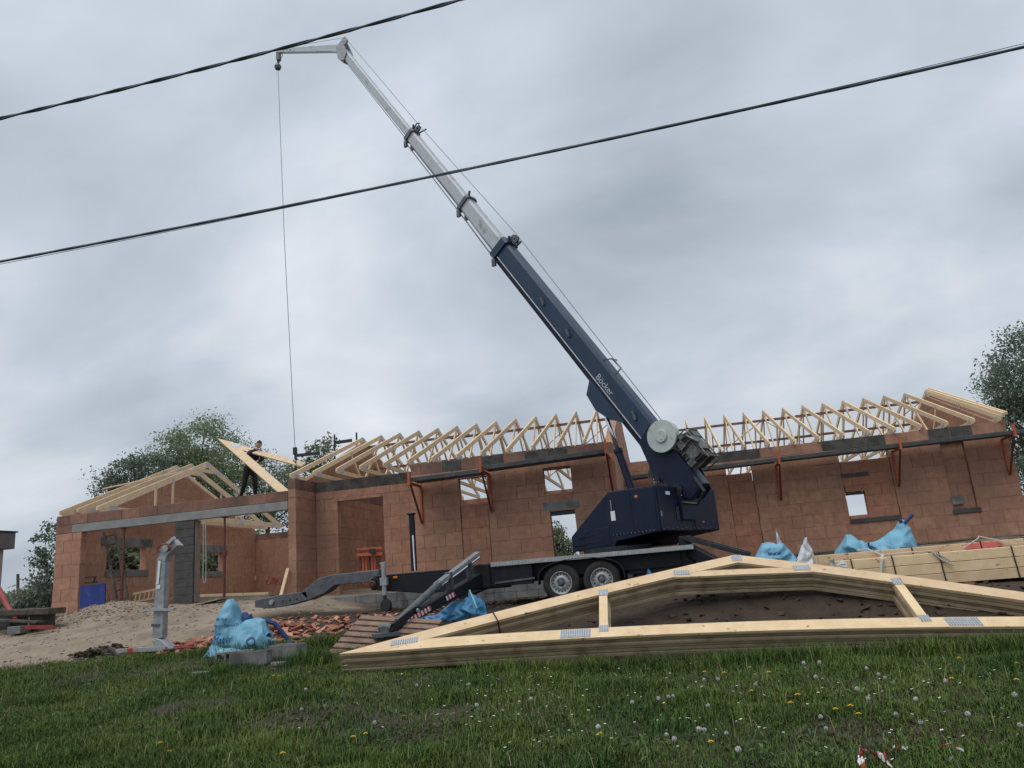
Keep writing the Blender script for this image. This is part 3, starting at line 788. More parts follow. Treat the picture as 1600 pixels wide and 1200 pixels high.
jk = MB().tube((q.x, q.y, q.z), (q2.x, q2.y, q2.z), .045, n=12).bar((q2.x - .07, q2.y, q2.z - .02), (q2.x + .03, q2.y, q2.z - .02), .04, .03).box((q.x, q.y, q.z + .25), (.13, .1, .14))
part(jk, 'jockey_stand', 'galv')
part(MB().tube((q.x, q.y, q.z), (q.x + .01, q.y, gz(q.x, q.y) + .08), .035, n=10).lathe([(0, -.04), (.1, -.04), (.12, 0), (.1, .04), (0, .04)], (q.x + .02, q.y, gz(q.x, q.y) + .12), (0, 1, 0), 16), 'jockey_wheel', 'black')
q = at(582, 913, TYC - .34)
part(MB().lathe([(.05, -.015), (.075, 0), (.05, .015)], q, (.2, 1, .2), 14).box((q.x, q.y, q.z), (.06, .03, .06)), 'coupling_socket', 'rust')
# far side jack leg standing up behind the front beam
q = at(648, 892, TY1); q2 = at(642.5, 803, TY1)
mj = MB().box(((q.x + q2.x) / 2, TY1, (q.z + q2.z) / 2), (.1, .1, q2.z - q.z)).box((q2.x, TY1, q2.z), (.16, .14, .03))
jackp = part(mj, 'raised_jack', 'chassis', bevel=.006)
part(MB().tube((q.x + .03, TY1 - .065, q.z), (q.x + .02, TY1 - .065, q.z + .72), .022), 'jack_rod', 'chrome', jackp)
for (x, y_) in ((618, 902), (827, 877)):
    q = at(x, y_, TY0 - .0 if x > 700 else TYC - .31)
    part(MB().box((q.x, q.y - .012, q.z), (.08, .02, .04)), 'marker_light', 'amber', bevel=.004)
# wheels
def wheel(x, y, side):
    s = -1 if side == 'near' else 1
    w = MB()
    prof = [(.19, -.09), (.25, -.10), (.295, -.09), (.318, -.06), (.322, 0), (.318, .06), (.295, .09), (.25, .10), (.19, .09)]
    w.lathe([(r, t * 1.0) for r, t in prof], (x, y, -.15), (0, s, 0), 36)
    ty = part(w, 'wheel', 'tyre', smooth=True)
    r = MB()
    r.lathe([(.192, .095), (.185, .10), (.175, .075), (.16, .05), (.13, .055), (.105, .075), (.075, .08), (.06, .06), (.0, .06)], (x, y, -.15), (0, s, 0), 36)
    rim = part(r, 'rim', 'rim', ty, smooth=True)
    hl = MB()
    for k in range(16):
        a = 2 * math.pi * k / 16
        c = Vector((x + math.cos(a) * .145, y + s * .056, -.15 + math.sin(a) * .145))
        hl.lathe([(0, 0), (.013, 0), (.013, .003), (0, .003)], c, (0, s, 0), 8)
    part(hl, 'rim_holes', 'black', ty)
    hb = MB().lathe([(.05, .06), (.045, .095), (.03, .105), (0, .105)], (x, y, -.15), (0, s, 0), 14)
    for k in range(5):
        a = 2 * math.pi * k / 5
        hb.lathe([(.011, .06), (.011, .085), (0, .085)], (x + math.cos(a) * .072, y + s * .018, -.15 + math.sin(a) * .072), (0, s, 0), 6)
    part(hb, 'hub', 'galv_dark', ty)
for x in (-2.0, -1.3):
    wheel(x, TY0 + .1, 'near'); wheel(x, TY1 - .1, 'far')
fd = MB()
pts = []
for k in range(25):
    a = math.pi * (1 - k / 24)
    pts.append((-1.65 + math.cos(a) * .74, -.15 + (max(0, math.sin(a)) ** .55) * .385))
for k in range(24):
    p, q = pts[k], pts[k + 1]
    fd.bar((p[0], TY0 + .09, p[1]), (q[0], TY0 + .09, q[1]), .24, .012, (0, 0, 1) if abs(q[0] - p[0]) > .02 else (1, 0, 0))
part(fd, 'mudguard', 'black')
# turret
CB = Vector((-.877, .480, 0)); CP = Vector((.480, .877, 0)); UP = Vector((0, 0, 1))
C0 = Vector((-.24, 13.5, 0))
def TP(s, w, z): return C0 + CB * s + CP * w + UP * z
prof = [(0, .56), (0, 1.345), (.95, 1.36), (1.86, .64), (1.86, .37), (.95, .37), (.87, .47)]
tur = part(MB().prism([TP(s, 0, z) for s, z in prof], CP * 2.3), 'turret_housing', 'blue', bevel=.012)
part(MB().lathe([(0, 0), (.62, 0), (.62, .1), (0, .1)], (-1.05, TYC, DZ), UP, 36), 'slewing_ring', 'black', tur)
pn = MB()
pn.bar(TP(.02, -.006, .95), TP(.97, -.006, .965), .008, .74, UP)
part(pn, 'side_door', 'blue', tur, bevel=.004)
pn = MB()
pn.bar(TP(1.0, -.006, .58), TP(1.55, -.006, .56), .008, .32, UP)
part(pn, 'front_panel', 'blue', tur, bevel=.004)
part(MB().bar(TP(-.007, .06, .95), TP(-.007, .62, .95), .010, .74, UP), 'rear_door', 'blue', tur, bevel=.004)
part(MB().bar(TP(-.03, .80, 1.0), TP(-.03, 1.25, 1.0), .06, .5, UP), 'rear_box', 'blue', tur, bevel=.006)
part(MB().bar(TP(-.006, 1.33, .95), TP(-.006, 2.26, .95), .008, .76, UP), 'rear_panel', 'blue', tur, bevel=.004)
part(MB().bar(TP(-.012, .64, .87), TP(-.012, .76, .87), .012, .24, UP), 'vent_slot', 'black', tur)
part(MB().bar(TP(.93, -.012, .92), TP(.84, -.012, .92), .01, .17, UP), 'white_sticker', 'white', tur)
part(MB().bar(TP(-.012, .10, .86), TP(-.012, .13, .86), .02, .09, UP).bar(TP(.9, -.02, 1.02), TP(.9, -.02, 1.2), .012, .012, CP), 'door_handle', 'galv', tur)
rv = MB()
for k in range(12):
    rv.box(TP(-.008, .15 + k * .16, .6 + .02 * (k % 2)), (.014, .014, .014))
    rv.box(TP(.1 + k * .075, -.012, .59), (.012, .012, .012))
part(rv, 'bolt_heads', 'galv', tur)
tv, tf = text_geo('Böcker', .16)
tm = MB(); tm.add([TP(-.064, .80 + v.x * .9, 1.17 + v.y * .95) for v in tv], tf)
part(tm, 'maker_lettering', 'white', tur)
part(MB().bar(TP(.40, -.013, 1.2), TP(.34, -.013, 1.2), .004, .04, UP), 'warning_label', 'amber', tur)
part(MB().bar(TP(-.013, .35, 1.22), TP(-.013, .5, 1.22), .004, .06, UP), 'warning_label', 'white', tur)
part(MB().bar(TP(-.013, 1.6, .72), TP(-.013, 1.67, .72), .004, .03, UP), 'warning_label', 'amber', tur)
gp = MB()
gp.bar(TP(.50, -.0125, .62), TP(.50, -.0125, 1.3), .006, .012, CP).bar(TP(-.0125, 1.30, .6), TP(-.0125, 1.30, 1.32), .006, .014, CB)
part(gp, 'panel_gap', 'black', tur)
sc_ = MB()
for (s0, z0, s1, z1) in ((1.35, .62, 1.7, .6), (1.45, .56, 1.62, .66), (1.5, .67, 1.42, .72), (1.2, .5, 1.8, .47)): sc_.bar(TP(s0, -.01, z0), TP(s1, -.01, z1), .012, .014, UP)
part(sc_, 'step_outline', 'chassis', tur)
# boom
EL = math.radians(56.75)
P0 = Vector((.40, 14.4, 1.435))
BE = CB * math.cos(EL) + UP * math.sin(EL)          # along the boom
BN = -CB * math.sin(EL) + UP * math.cos(EL)         # upper side of the boom
BS = -CP                                            # near side
def BP(a, n=0.0, s=0.0): return P0 + BE * a + BN * n + BS * s
def octo(h, w, c): return [(-h / 2, -w / 2 + c), (-h / 2 + c, -w / 2), (h / 2 - c, -w / 2), (h / 2, -w / 2 + c), (h / 2, w / 2 - c), (h / 2 - c, w / 2), (-h / 2 + c, w / 2), (-h / 2, w / 2 - c)]
def section(name, a0, a1, h, w, m, off=0.0):
    return part(MB().prism([BP(a0, off + n, s) for n, s in octo(h, w, min(h, w) * .16)], BE * (a1 - a0)), name, m)
bm0 = section('boom_base_section', -.25, 7.12, .46, .36, 'blue_boom')
section('boom_section', 6.8, 9.08, .36, .28, 'grey_boom')
section('boom_section', 8.9, 12.3, .30, .24, 'grey_boom')
section('boom_section', 12.1, 17.25, .225, .18, 'grey_boom')
def collar(a, h, w, m, L=.16):
    c = part(MB().prism([BP(a, n, s) for n, s in octo(h + .09, w + .09, .05)], BE * L), 'collar', m)
    x = MB()
    x.bar(BP(a + .02, -h / 2 - .03, w / 2), BP(a - .12, -h / 2 - .13, w / 2), .06, .10, BN)
    x.bar(BP(a + .02, -h / 2 - .03, -w / 2), BP(a - .12, -h / 2 - .13, -w / 2), .06, .10, BN)
    x.bar(BP(a + .05, h / 2, .09), BP(a + .12, h / 2 + .14, .12), .04, .05, BE)
    part(x, 'collar_lugs', 'galv_dark', c)
    return c
collar(7.0, .46, .36, 'blue_boom', .2)
collar(8.95, .36, .28, 'galv_dark', .10)
collar(12.2, .30, .24, 'galv_dark', .12)
# rope guides
gd = MB()
gd.path([BP(12.26, .12, .05), BP(12.32, .34, .06), BP(12.22, .42, .06)], .02, 6).path([BP(12.18, .12, -.02), BP(11.98, .36, .0), BP(11.92, .44, 0)], .02, 6).lathe([(.02, -.02), (.09, -.02), (.07, 0), (.09, .02), (.02, .02)], BP(12.18, .28, .03), BS, 14)
part(gd, 'rope_guide', 'galv_dark')
gd = MB().bar(BP(7.1, .22, .0), BP(7.06, .44, .02), .1, .09, BE).lathe([(.02, -.03), (.1, -.03), (.075, 0), (.1, .03), (.02, .03)], BP(6.98, .40, .04), BS, 14).bar(BP(6.88, .25, .0), BP(6.84, .46, 0), .04, .04, BE)
part(gd, 'rope_guide', 'galv_dark')
gd = MB().bar(BP(3.05, .22, .06), BP(2.9, .38, .1), .02, .025, BE).bar(BP(2.9, .38, .1), BP(2.6, .40, .1), .02, .025, BN).bar(BP(2.6, .40, .1), BP(2.6, .23, .1), .02, .025, BE).bar(BP(2.9, .38, -.08), BP(2.9, .38, .12), .02, .02, BE)
part(gd, 'boom_step', 'galv_dark')
part(MB().tube(BP(.3, -.155, .195), BP(6.95, -.155, .195), .014, n=6), 'hydraulic_pipe', 'galv')
part(MB().bar(BP(.2, -.19, .15), BP(6.9, -.19, .15), .03, .06, BN).bar(BP(.2, -.255, .08), BP(6.95, -.255, .08), .1, .06, BN), 'underside_rail', 'blue')
tb = MB()
for s in (.13, -.13): tb.tube(BP(7.0, -.27, s * .9), BP(8.95, -.24, s * .8), .016, n=6).tube(BP(8.95, -.24, s * .8), BP(12.18, -.22, s * .7), .014, n=6).tube(BP(12.18, -.15, s * .6), BP(16.95, -.13, s * .5), .010, n=6)
part(tb, 'extension_rods', 'galv_dark')
for a in (5.1, 4.05, 1.62):
    part(MB().box(BP(a, .02, .20), (.06, .06, .05)).bar(BP(a - .08, .0, .205), BP(a + .1, .06, .205), .05, .04, BN), 'pipe_clip', 'galv_dark')
tv, tf = text_geo('Böcker', .19)
tm = MB()
tm.add([BP(2.86 - v.x * 1.0, -.115 + v.y * .95, .183) for v in tv], tf)
part(tm, 'maker_lettering', 'logo_grey', bm0)
# lifting ram and its bracket
br = MB()
for s in (.15, -.15):
    br.prism([BP(2.95, -.22, s), BP(2.75, -.50, s), BP(2.35, -.55, s), BP(1.95, -.42, s), BP(1.7, -.22, s)], BS * .03)
part(br, 'ram_bracket', 'blue_boom')
RB = TP(1.05, 1.10, 1.2); RT = BP(2.4, -.44, 0)
rd = RT - RB
part(MB().tube(RB, RB + rd * .52, .075, n=16).tube(RB + rd * .50, RB + rd * .535, .09, n=16), 'ram_barrel', 'blue', smooth=False)
part(MB().tube(RB + rd * .5, RT, .045, n=14), 'ram_rod', 'chrome', smooth=True)
# boom foot plates, drum and engine
ft = MB()
for s in (.22, -.22):
    ft.prism([BP(1.15, -.22, s), BP(1.25, .18, s), BP(.1, .26, s), BP(-.3, .16, s), BP(-.34, -.1, s), BP(-.05, -.34, s), BP(.45, -.40, s)], BS * .035)
part(ft, 'boom_foot', 'blue', bevel=.004)
part(MB().box(TP(.25, 1.1, 1.38), (.5, .5, .12)).lathe([(.11, -.3), (.11, .3), (0, .3)], BP(-.05, -.2, 0), BS, 18).lathe([(.0, .3), (.05, .3), (.05, .34), (0, .34)], BP(.35, -.36, 0), BS, 14), 'pivot', 'black')
dr = part(MB().lathe([(0, .36), (.30, .36), (.305, .345), (.305, .31), (.285, .305), (.28, .26), (.30, .24), (.30, .225), (0, .225)], BP(.86, .25, 0), BS, 44), 'winch_drum', 'drum', smooth=False)
part(MB().lathe([(.12, .361), (.12, .385), (.112, .392), (0, .392)], BP(.86, .25, 0), BS, 28), 'drum_cap', 'drum', dr)
db_ = MB()
for k in range(2): db_.lathe([(.012, .392), (.012, .4), (0, .4)], BP(.86 + (k - .5) * .1, .25 + (k - .5) * .06, 0), BS, 8)
part(db_, 'drum_bolts', 'galv', dr)
en = MB()
en.bar(BP(.05, .46, .05), BP(.62, .46, .05), .48, .34, BN)
eng = part(en, 'engine', 'black', bevel=.02)
ed = MB()
for (a, n, s, l, w, h) in ((.2, .64, .1, .3, .34, .05), (.5, .65, -.02, .16, .3, .05), (.12, .5, .3, .2, .04, .22), (.4, .42, .3, .16, .05, .12), (.55, .52, .3, .1, .06, .1), (.05, .36, .16, .12, .3, .14)):
    ed.bar(BP(a, n, s), BP(a + l, n, s), w, h, BN)
for s in (.27, -.16):
    ed.path([BP(-.02, .3, s), BP(-.02, .66, s), BP(.66, .66, s), BP(.66, .3, s)], .016, 6)
for k in range(5): ed.tube(BP(.1 + k * .11, .3, .31), BP(.13 + k * .1, .62, .3), .012, n=6)
ed.tube(BP(.0, .68, .25), BP(.0, .68, -.15), .014, n=6).tube(BP(.66, .68, .25), BP(.66, .68, -.15), .014, n=6).tube(BP(.3, .70, .28), BP(.55, .60, .3), .03, n=8)
part(ed, 'engine_fittings', 'engine', eng)
hs = MB()
for k in range(4):
    o_ = k * .035
    hs.path([BP(.9 - o_, -.24, .2 - o_), BP(.55, -.40 - o_, .24), BP(.2, -.36 - o_, .26), BP(-.05, -.2, .25)], .014, 6)
hs.path([BP(-.1, .2, .25), BP(-.42, .2, .3), BP(-.5, -.05, .28), BP(-.25, -.3, .26)], .03, 8)
part(hs, 'hoses', 'black')
# jib, rope, hook
K = BP(17.25)
J = at(436, 79, 20.6)
KJ = K + BE * .12 + BN * .10
jd = (J - KJ); jl = jd.length; jd.normalize(); jn = CP.cross(jd).normalized()
if jn.z < 0: jn = -jn
part(MB().prism([KJ + jn * .09 + CP * .07, KJ - jn * .18 + CP * .07, KJ - jn * .13 + jd * .6 + CP * .07, J - jn * .09 + CP * .07, J + jn * .05 + CP * .07], CP * -.14), 'jib', 'grey_boom', bevel=.01)
hd = MB()
for s in (.1, -.13):
    hd.prism([K + BE * .25 + BN * .22 + BS * s, K + BE * .35 - BN * .05 + BS * s, K - BE * .1 - BN * .24 + BS * s, K - BE * .4 - BN * .12 + BS * s, K - BE * .3 + BN * .12 + BS * s], BS * .03)
hd.lathe([(.02, -.03), (.15, -.03), (.12, 0), (.15, .03), (.02, .03)], K + BE * .28 + BN * .22, BS, 20)
hd.bar(K - BE * .35 - BN * .16, K + BE * .05 - BN * .2, .16, .1, BN)
part(hd, 'boom_head', 'galv')
jb_ = MB()
jb_.lathe([(.02, -.03), (.09, -.03), (.07, 0), (.09, .03), (.02, .03)], J - jn * .03, CP, 16)
for k in range(4): jb_.lathe([(.022, -.08), (.022, .08)], J - jd * (.2 + k * .22) - jn * (.0 + .03 * (k % 2)), CP, 8)
part(jb_, 'jib_head', 'galv_dark')
HP = at(461, 702, 19.3)
HT = J - UP * .62 + Vector((-.05, 0, 0))
tk = MB().box(J - UP * .25 - CP * .02, (.12, .12, .3)).tube(J - UP * .3, HT + UP * .15, .03, n=8).lathe([(.0, -.1), (.09, -.09), (.12, 0), (.09, .07), (.0, .1)], HT, UP, 12).path([J - UP * .1 + CB * -.12, J - UP * .3 + CB * -.2, HT + UP * .1 + CB * -.06], .012, 6)
part(tk, 'rope_limit_block', 'galv_dark')
rp_ = MB()
rp_.path([BP(1.1, .42, .28), BP(6.98, .50, .04)], .009, 6).path([BP(6.98, .50, .04), BP(12.18, .37, .03)], .009, 6).path([BP(12.18, .37, .03), K + BE * .38 + BN * .32], .009, 6)
rp_.path([K + BE * .38 + BN * .32, J + jn * .08 - jd * .1], .007, 5)
rp_.path([HT, HT.lerp(HP, .5) + Vector((-.04, 0, 0)), HP], .009, 6)
part(rp_, 'hoist_rope', 'rope')
part(MB().box(HP - UP * .05, (.09, .09, .2)).path([HP - UP * .15, HP - UP * .28 + Vector((.05, 0, 0)), HP - UP * .36, HP - UP * .30 - Vector((.06, 0, 0))], .018, 8), 'hook_block', 'black')
# outriggers
def outrigger(hinge, foot, stripe_side, cyl=True, pad=True):
    H = Vector(hinge); Fo = Vector(foot); d = Fo - H; L = d.length; d.normalize()
    sd = d.cross(UP).normalized(); nn = sd.cross(d)
    root = part(MB().prism([H + sd * .07 + nn * .10, H + sd * .07 - nn * .12, Fo + sd * .07 - nn * .02 - d * .1, Fo + sd * .07 + nn * .07 - d * .1], sd * -.14), 'outrigger_arm', 'chassis', bevel=.008)
    if cyl:
        a = H + nn * .42 - d * .05; b_ = H + d * L * .50 + nn * .27; c_ = H + d * (L * .90) + nn * .05
        part(MB().bar(a, b_, .10, .06, nn), 'ram_cover', 'galv', root)
        rb = MB()
        for k in range(26): q_ = a.lerp(b_, (k + .5) / 26); rb.bar(q_ + nn * .03 - sd * .04, q_ + nn * .03 + sd * .04, .016, .016, nn)
        part(rb, 'ram_ribs', 'alu', root)
        part(MB().tube(a - nn * .07, b_ - nn * .06, .028, n=10), 'ram_rod', 'chrome', root)
        part(MB().tube(b_ - d * .1, c_, .055, n=12), 'ram_barrel', 'galv_dark', root)
        for f_ in (.12, .36): part(MB().bar(H + d * L * f_ + nn * .08, H + d * L * f_ + nn * .36, .05, .12, sd), 'ram_post', 'galv_dark', root)
        part(MB().prism([Fo - d * .9 + nn * .10 - sd * .09, Fo - d * .7 + nn * .16 - sd * .09, Fo - d * .06 + nn * .1 - sd * .09, Fo - d * .06 - nn * .02 - sd * .09], sd * .02), 'arm_cheek', 'chassis', root)
        part(MB().lathe([(0, 0), (.03, 0), (.03, .02), (0, .02)], Fo - d * .72 + nn * .10 - sd * .11 * stripe_side, -sd * stripe_side, 12), 'pin', 'galv', root)
    if stripe_side:
        for seg0, seg1 in ((L * .62, L * .86), (L * .36, L * .46)):
            st = MB(); n_ = int((seg1 - seg0) / .05)
            for k in range(n_):
                st.k = k % 2
                t0 = seg0 + (seg1 - seg0) * k / n_; t1 = seg0 + (seg1 - seg0) * (k + 1) / n_
                o_ = sd * (-.078 * stripe_side) if True else 0
                fr = lambda t: .5 * (1 - t / L)
                st.add([H + d * t0 - nn * .02 + o_, H + d * t1 - nn * .02 + o_, H + d * (t1 + .03) + nn * .055 + o_, H + d * (t0 + .03) + nn * .055 + o_], [(0, 1, 2, 3)])
            part(st, 'warning_stripes', ['red', 'white'], root)
    if pad:
        part(MB().box(Fo + Vector((0, 0, -.02)), (.36, .30, .05), Matrix.Rotation(.5, 3, 'Z')).box(Fo + UP * .04, (.12, .1, .1)).lathe([(.045, -.1), (.045, .1), (0, .1)], Fo + UP * .07, sd, 12), 'foot_pad', 'galv_dark', root, bevel=.006)
    return root
FOOT = at(603, 989, 10.5)
outrigger((-3.42, TY0 + .05, .05), FOOT, 1)
part(MB().box((-3.38, TY0 + .14, .07), (.3, .36, .42)), 'outrigger_mount', 'chassis', bevel=.02)
outrigger((.2, TY0 + .2, .22), (1.15, TY0 - .75, -.40), 0, False)
lad = MB()
for s in (0, .32):
    lad.bar((.15 + s * .3, TY0 + .15 + s, .42), (1.05 + s * .3, TY0 - .55 + s, .06), .04, .07)
for k in range(9): t = k / 8; lad.bar((.15 + .9 * t, TY0 + .15 - .7 * t, .44 - .36 * t), (.25 + .9 * t, TY0 + .47 - .7 * t, .44 - .36 * t), .03, .02)
part(lad, 'loading_ramp', 'black')
part(MB().box((.16, TYC - .3, .2), (.22, 1.2, .5)), 'rear_frame', 'chassis', bevel=.02)
outrigger((.2, TY1 - .2, .22), (1.1, TY1 + .7, -.3), 0, False)
outrigger((-3.42, TY1 - .05, .1), (-4.6, TY1 + .9, -.35), 0, False)

# ------------------------------------------------------------------ wall scaffold: brackets and decks
def bracket(X, Yw, ztop, label, outward=.72):
    root = thing('scaffold_bracket', label, 'bracket', (X, Yw, ztop - .9), 'orange wall brackets')
    MB().bar((X, Yw - .03, ztop), (X, Yw - .03, ztop - .85), .05, .045, (1, 0, 0)).build('wall_post', 'orange', root)
    MB().bar((X, Yw - .03, ztop), (X, Yw - outward - .1, ztop), .045, .05).build('arm', 'orange', root)
    MB().bar((X, Yw - .05, ztop - .84), (X, Yw - outward, ztop - .03), .035, .04, (1, 0, 0)).build('strut', 'rust', root)
    MB().bar((X, Yw - outward - .1, ztop - .04), (X, Yw - outward - .1, ztop + .26), .055, .05, (1, 0, 0)).build('guard_stub', 'orange', root)
    return root
def deck_plank(x0, x1, Yw, z, label, out=.70, tilt=0.0):
    root = thing('scaffold_deck', label, 'scaffold deck', ((x0 + x1) / 2, Yw - out / 2, z), 'dark decks on the wall brackets')
    MB().bar((x0, Yw - out + .14, z + .09), (x1, Yw - out + .14, z + .09 + tilt), .30, .05).build('board', 'plank_dark', root, bevel=.004)
    MB().bar((x0 + .02, Yw - out + .46, z + .085), (x1 - .02, Yw - out + .46, z + .085 + tilt), .28, .05).build('board', 'plank_dark', root, bevel=.004)
    MB().bar((x0, Yw - out - .035, z + .075), (x1, Yw - out - .035, z + .075 + tilt), .03, .09).build('edge_beam', 'plank_dark', root, bevel=.004)
    return root
bracket(-5.64, YG, 2.24, 'orange wall bracket at the porch corner of the middle wall')
bracket(-3.98, YG, 2.34, 'orange wall bracket beside the left high window of the middle wall')
bracket(-1.2, YG, 2.44, 'orange wall bracket at the crane end of the middle wall')
deck_plank(-5.68, -3.98, YG, 2.25, 'short dark scaffold deck by the porch corner', tilt=.02)
deck_plank(-3.98, -1.25, YG, 2.33, 'long dark scaffold deck under the middle wing trusses', tilt=.07)
bracket(2.72, YR, 2.18, 'orange wall bracket on the right wall beside the crane engine')
bracket(5.5, YR, 2.22, 'orange wall bracket right of the small window on the right wall')
bracket(7.98, YR, 2.24, 'orange wall bracket at the far right end of the right wall')
deck_plank(-.9, 2.7, YR, 2.14, 'dark scaffold deck passing behind the crane engine', tilt=.05)
deck_plank(2.74, 8.5, YR, 2.2, 'longest dark scaffold deck along the right wall', tilt=.04)

# ------------------------------------------------------------------ worker and hoisted truss
T_ = at(340, 686, 20.2); E_ = at(446, 780, 18.3)
cv = (E_ - T_)
best = None
for k in range(400):
    Yq = 17.5 + k * .01
    rv_ = at(478, 724, Yq) - T_
    a_ = math.degrees(cv.angle(rv_))
    if best is None or abs(a_ - 21) < best[0]: best = (abs(a_ - 21), Yq)
R_ = at(478, 724, best[1])
nrm_ = cv.cross(R_ - T_).normalized()
ht = thing('hoisted_truss', 'timber half truss hanging tilted from the crane rope over the garage', 'truss', tuple(T_))
def board_in_plane(p, q, w, side, th, name, m='timber', tip=.55):
    d = (q - p).normalized(); n = nrm_.cross(d).normalized() * side
    return MB().prism([p - nrm_ * th / 2, q - nrm_ * th / 2, q + n * w - nrm_ * th / 2, p + n * w + d * tip - nrm_ * th / 2], nrm_ * th).build(name, m, ht)
board_in_plane(T_, E_, .24, 1 if (nrm_.cross(cv)).dot(R_ - T_) > 0 else -1, .045, 'bottom_chord')
board_in_plane(T_, R_, .20, 1 if (nrm_.cross(R_ - T_)).dot(cv) > 0 else -1, .038, 'rafter')
cc = T_ + (R_ - T_) * .18 + (E_ - T_) * .05
dd = (R_ - T_).normalized()
MB().box(cc, (.3, .055, .16), Matrix((dd, nrm_, dd.cross(nrm_))).transposed()).build('nail_plate', 'plate', ht)
sl_ = MB().path([HP - UP * .36, at(462, 722, best[1] + .1) + Vector((0, 0, .02)), at(463, 736, best[1] + .05)], .018, 6)
tag(sl_.build('lifting_sling', 'black'), 'dark lifting sling between crane hook and hoisted truss', 'sling')

def make_person():
    base = at(390, 786, 20.0); fx, fy, fz = base.x - .08, base.y, 2.76
    root = thing('person', 'worker in dark clothes on the garage wall, leaning over the hoisted truss', 'person', (fx, fy, fz))
    J_ = {}
    pts = [  # joint, parent, offset (x right, y away, z up), radius
        ('pelvis', None, (.10, .0, .86), .135), ('waist', 'pelvis', (.14, -.02, 1.02), .125), ('chest', 'waist', (.24, -.06, 1.22), .15), ('shoulder', 'chest', (.33, -.09, 1.34), .12), ('neck', 'shoulder', (.40, -.12, 1.41), .058),
        ('lsh', 'shoulder', (.22, -.23, 1.32), .075), ('lel', 'lsh', (.14, -.36, 1.10), .052), ('lwr', 'lel', (.22, -.54, 1.0), .036),
        ('rsh', 'shoulder', (.44, .02, 1.32), .075), ('rel', 'rsh', (.54, -.10, 1.10), .052), ('rwr', 'rel', (.48, -.34, 1.0), .036),
        ('lhip', 'pelvis', (.02, -.10, .80), .105), ('lkn', 'lhip', (.00, -.14, .45), .075), ('lan', 'lkn', (-.16, -.08, .09), .05), ('lto', 'lan', (-.06, -.22, .04), .045),
        ('rhip', 'pelvis', (.18, .08, .80), .105), ('rkn', 'rhip', (.24, .02, .45), .075), ('ran', 'rkn', (.20, .12, .09), .05), ('rto', 'ran', (.30, .0, .04), .045)]
    ids = {}; vs = []; es = []; rs = []
    for i, (n, p, o, r) in enumerate(pts):
        ids[n] = i; vs.append(o); rs.append(r)
        if p: es.append((ids[p], i))
    # hands: palm plus five short fingers on each side
    def hand(wr, d):
        w = Vector(vs[ids[wr]]); d = Vector(d).normalized(); sd = d.cross(Vector((0, 0, 1))).normalized()
        vs.append(tuple(w + d * .07)); rs.append(.032); pi = len(vs) - 1; es.append((ids[wr], pi))
        for k in range(4):
            f0 = w + d * .10 + sd * (k - 1.5) * .02; f1 = f0 + d * (.05 - .006 * abs(k - 1)) - Vector((0, 0, .025))
            vs.append(tuple(f0)); rs.append(.011); a = len(vs) - 1; es.append((pi, a)); vs.append(tuple(f1)); rs.append(.009); es.append((a, a + 1))
        t0 = w + d * .05 + sd * .045; vs.append(tuple(t0)); rs.append(.012); a = len(vs) - 1; es.append((pi, a)); vs.append(tuple(t0 + d * .04 - Vector((0, 0, .02)))); rs.append(.010); es.append((a, a + 1))
    hand('lwr', (.3, -.8, -.4)); hand('rwr', (-.2, -.9, -.4))
    me = bpy.data.meshes.new('body'); me.from_pydata(vs, es, [])
    tmp = bpy.data.objects.new('body', me); COL.objects.link(tmp)
    md = tmp.modifiers.new('skin', 'SKIN'); md.use_smooth_shade = True
    for i, sv in enumerate(me.skin_vertices[0].data): sv.radius = (rs[i], rs[i]); sv.use_root = (i == 0)
    tmp.modifiers.new('sub', 'SUBSURF').levels = 2
    dg = bpy.context.evaluated_depsgraph_get(); dg.update()
    bme = bpy.data.meshes.new_from_object(tmp.evaluated_get(dg)); bpy.data.objects.remove(tmp)
    # head grown onto the neck
    bm = bmesh.new(); bm.from_mesh(bme)
    hb_ = bmesh.ops.create_uvsphere(bm, u_segments=20, v_segments=14, radius=1.0)
    hc = Vector((.47, -.17, 1.53)); tilt = Matrix.Rotation(.5, 3, 'X') @ Matrix.Rotation(.35, 3, 'Y')
    for v in hb_['verts']:
        c = v.co.copy(); p = Vector((c.x * .078, c.y * .098, c.z * .118))
        if c.z < -.2: p.x *= 1 + .28 * (c.z + .2); p.y *= 1 + .15 * (c.z + .2)
        fr = max(0, -c.y)
        if fr > .75:
            ax = abs(c.x)
            if ax < .22 and -.35 < c.z < .12: p.y -= .022 * (1 - ax / .22)          # nose
            if .2 < ax < .55 and -.02 < c.z < .25: p.y += .008                       # eye sockets
            if ax < .4 and -.6 < c.z < -.45: p.y += .006                             # mouth
        if abs(c.x) > .9 and abs(c.y) < .35 and -.3 < c.z < .3: p.x *= 1.18          # ears
        v.co = hc + tilt @ p
    bm.to_mesh(bme); bm.free()
    bme.name = 'body'
    for m_ in ('shirt', 'trousers', 'skin', 'boot'): bme.materials.append(M[m_])
    for p in bme.polygons:
        c = p.center
        k = 0
        if (c - hc).length < .15 or (c.z > 1.42 and c.x > .34): k = 2
        elif c.z < .11: k = 3
        elif c.z < .90 and c.y > -.30: k = 1
        elif c.y < -.30 and c.z < 1.1: k = 2
        p.material_index = k; p.use_smooth = True
    bo = bpy.data.objects.new('body', bme); COL.objects.link(bo); bo.parent = root; ORG[bo.name] = ORG[root.name]
    # short hair cap
    hb2 = MB(); n = 16; prof = []
    vsx = []
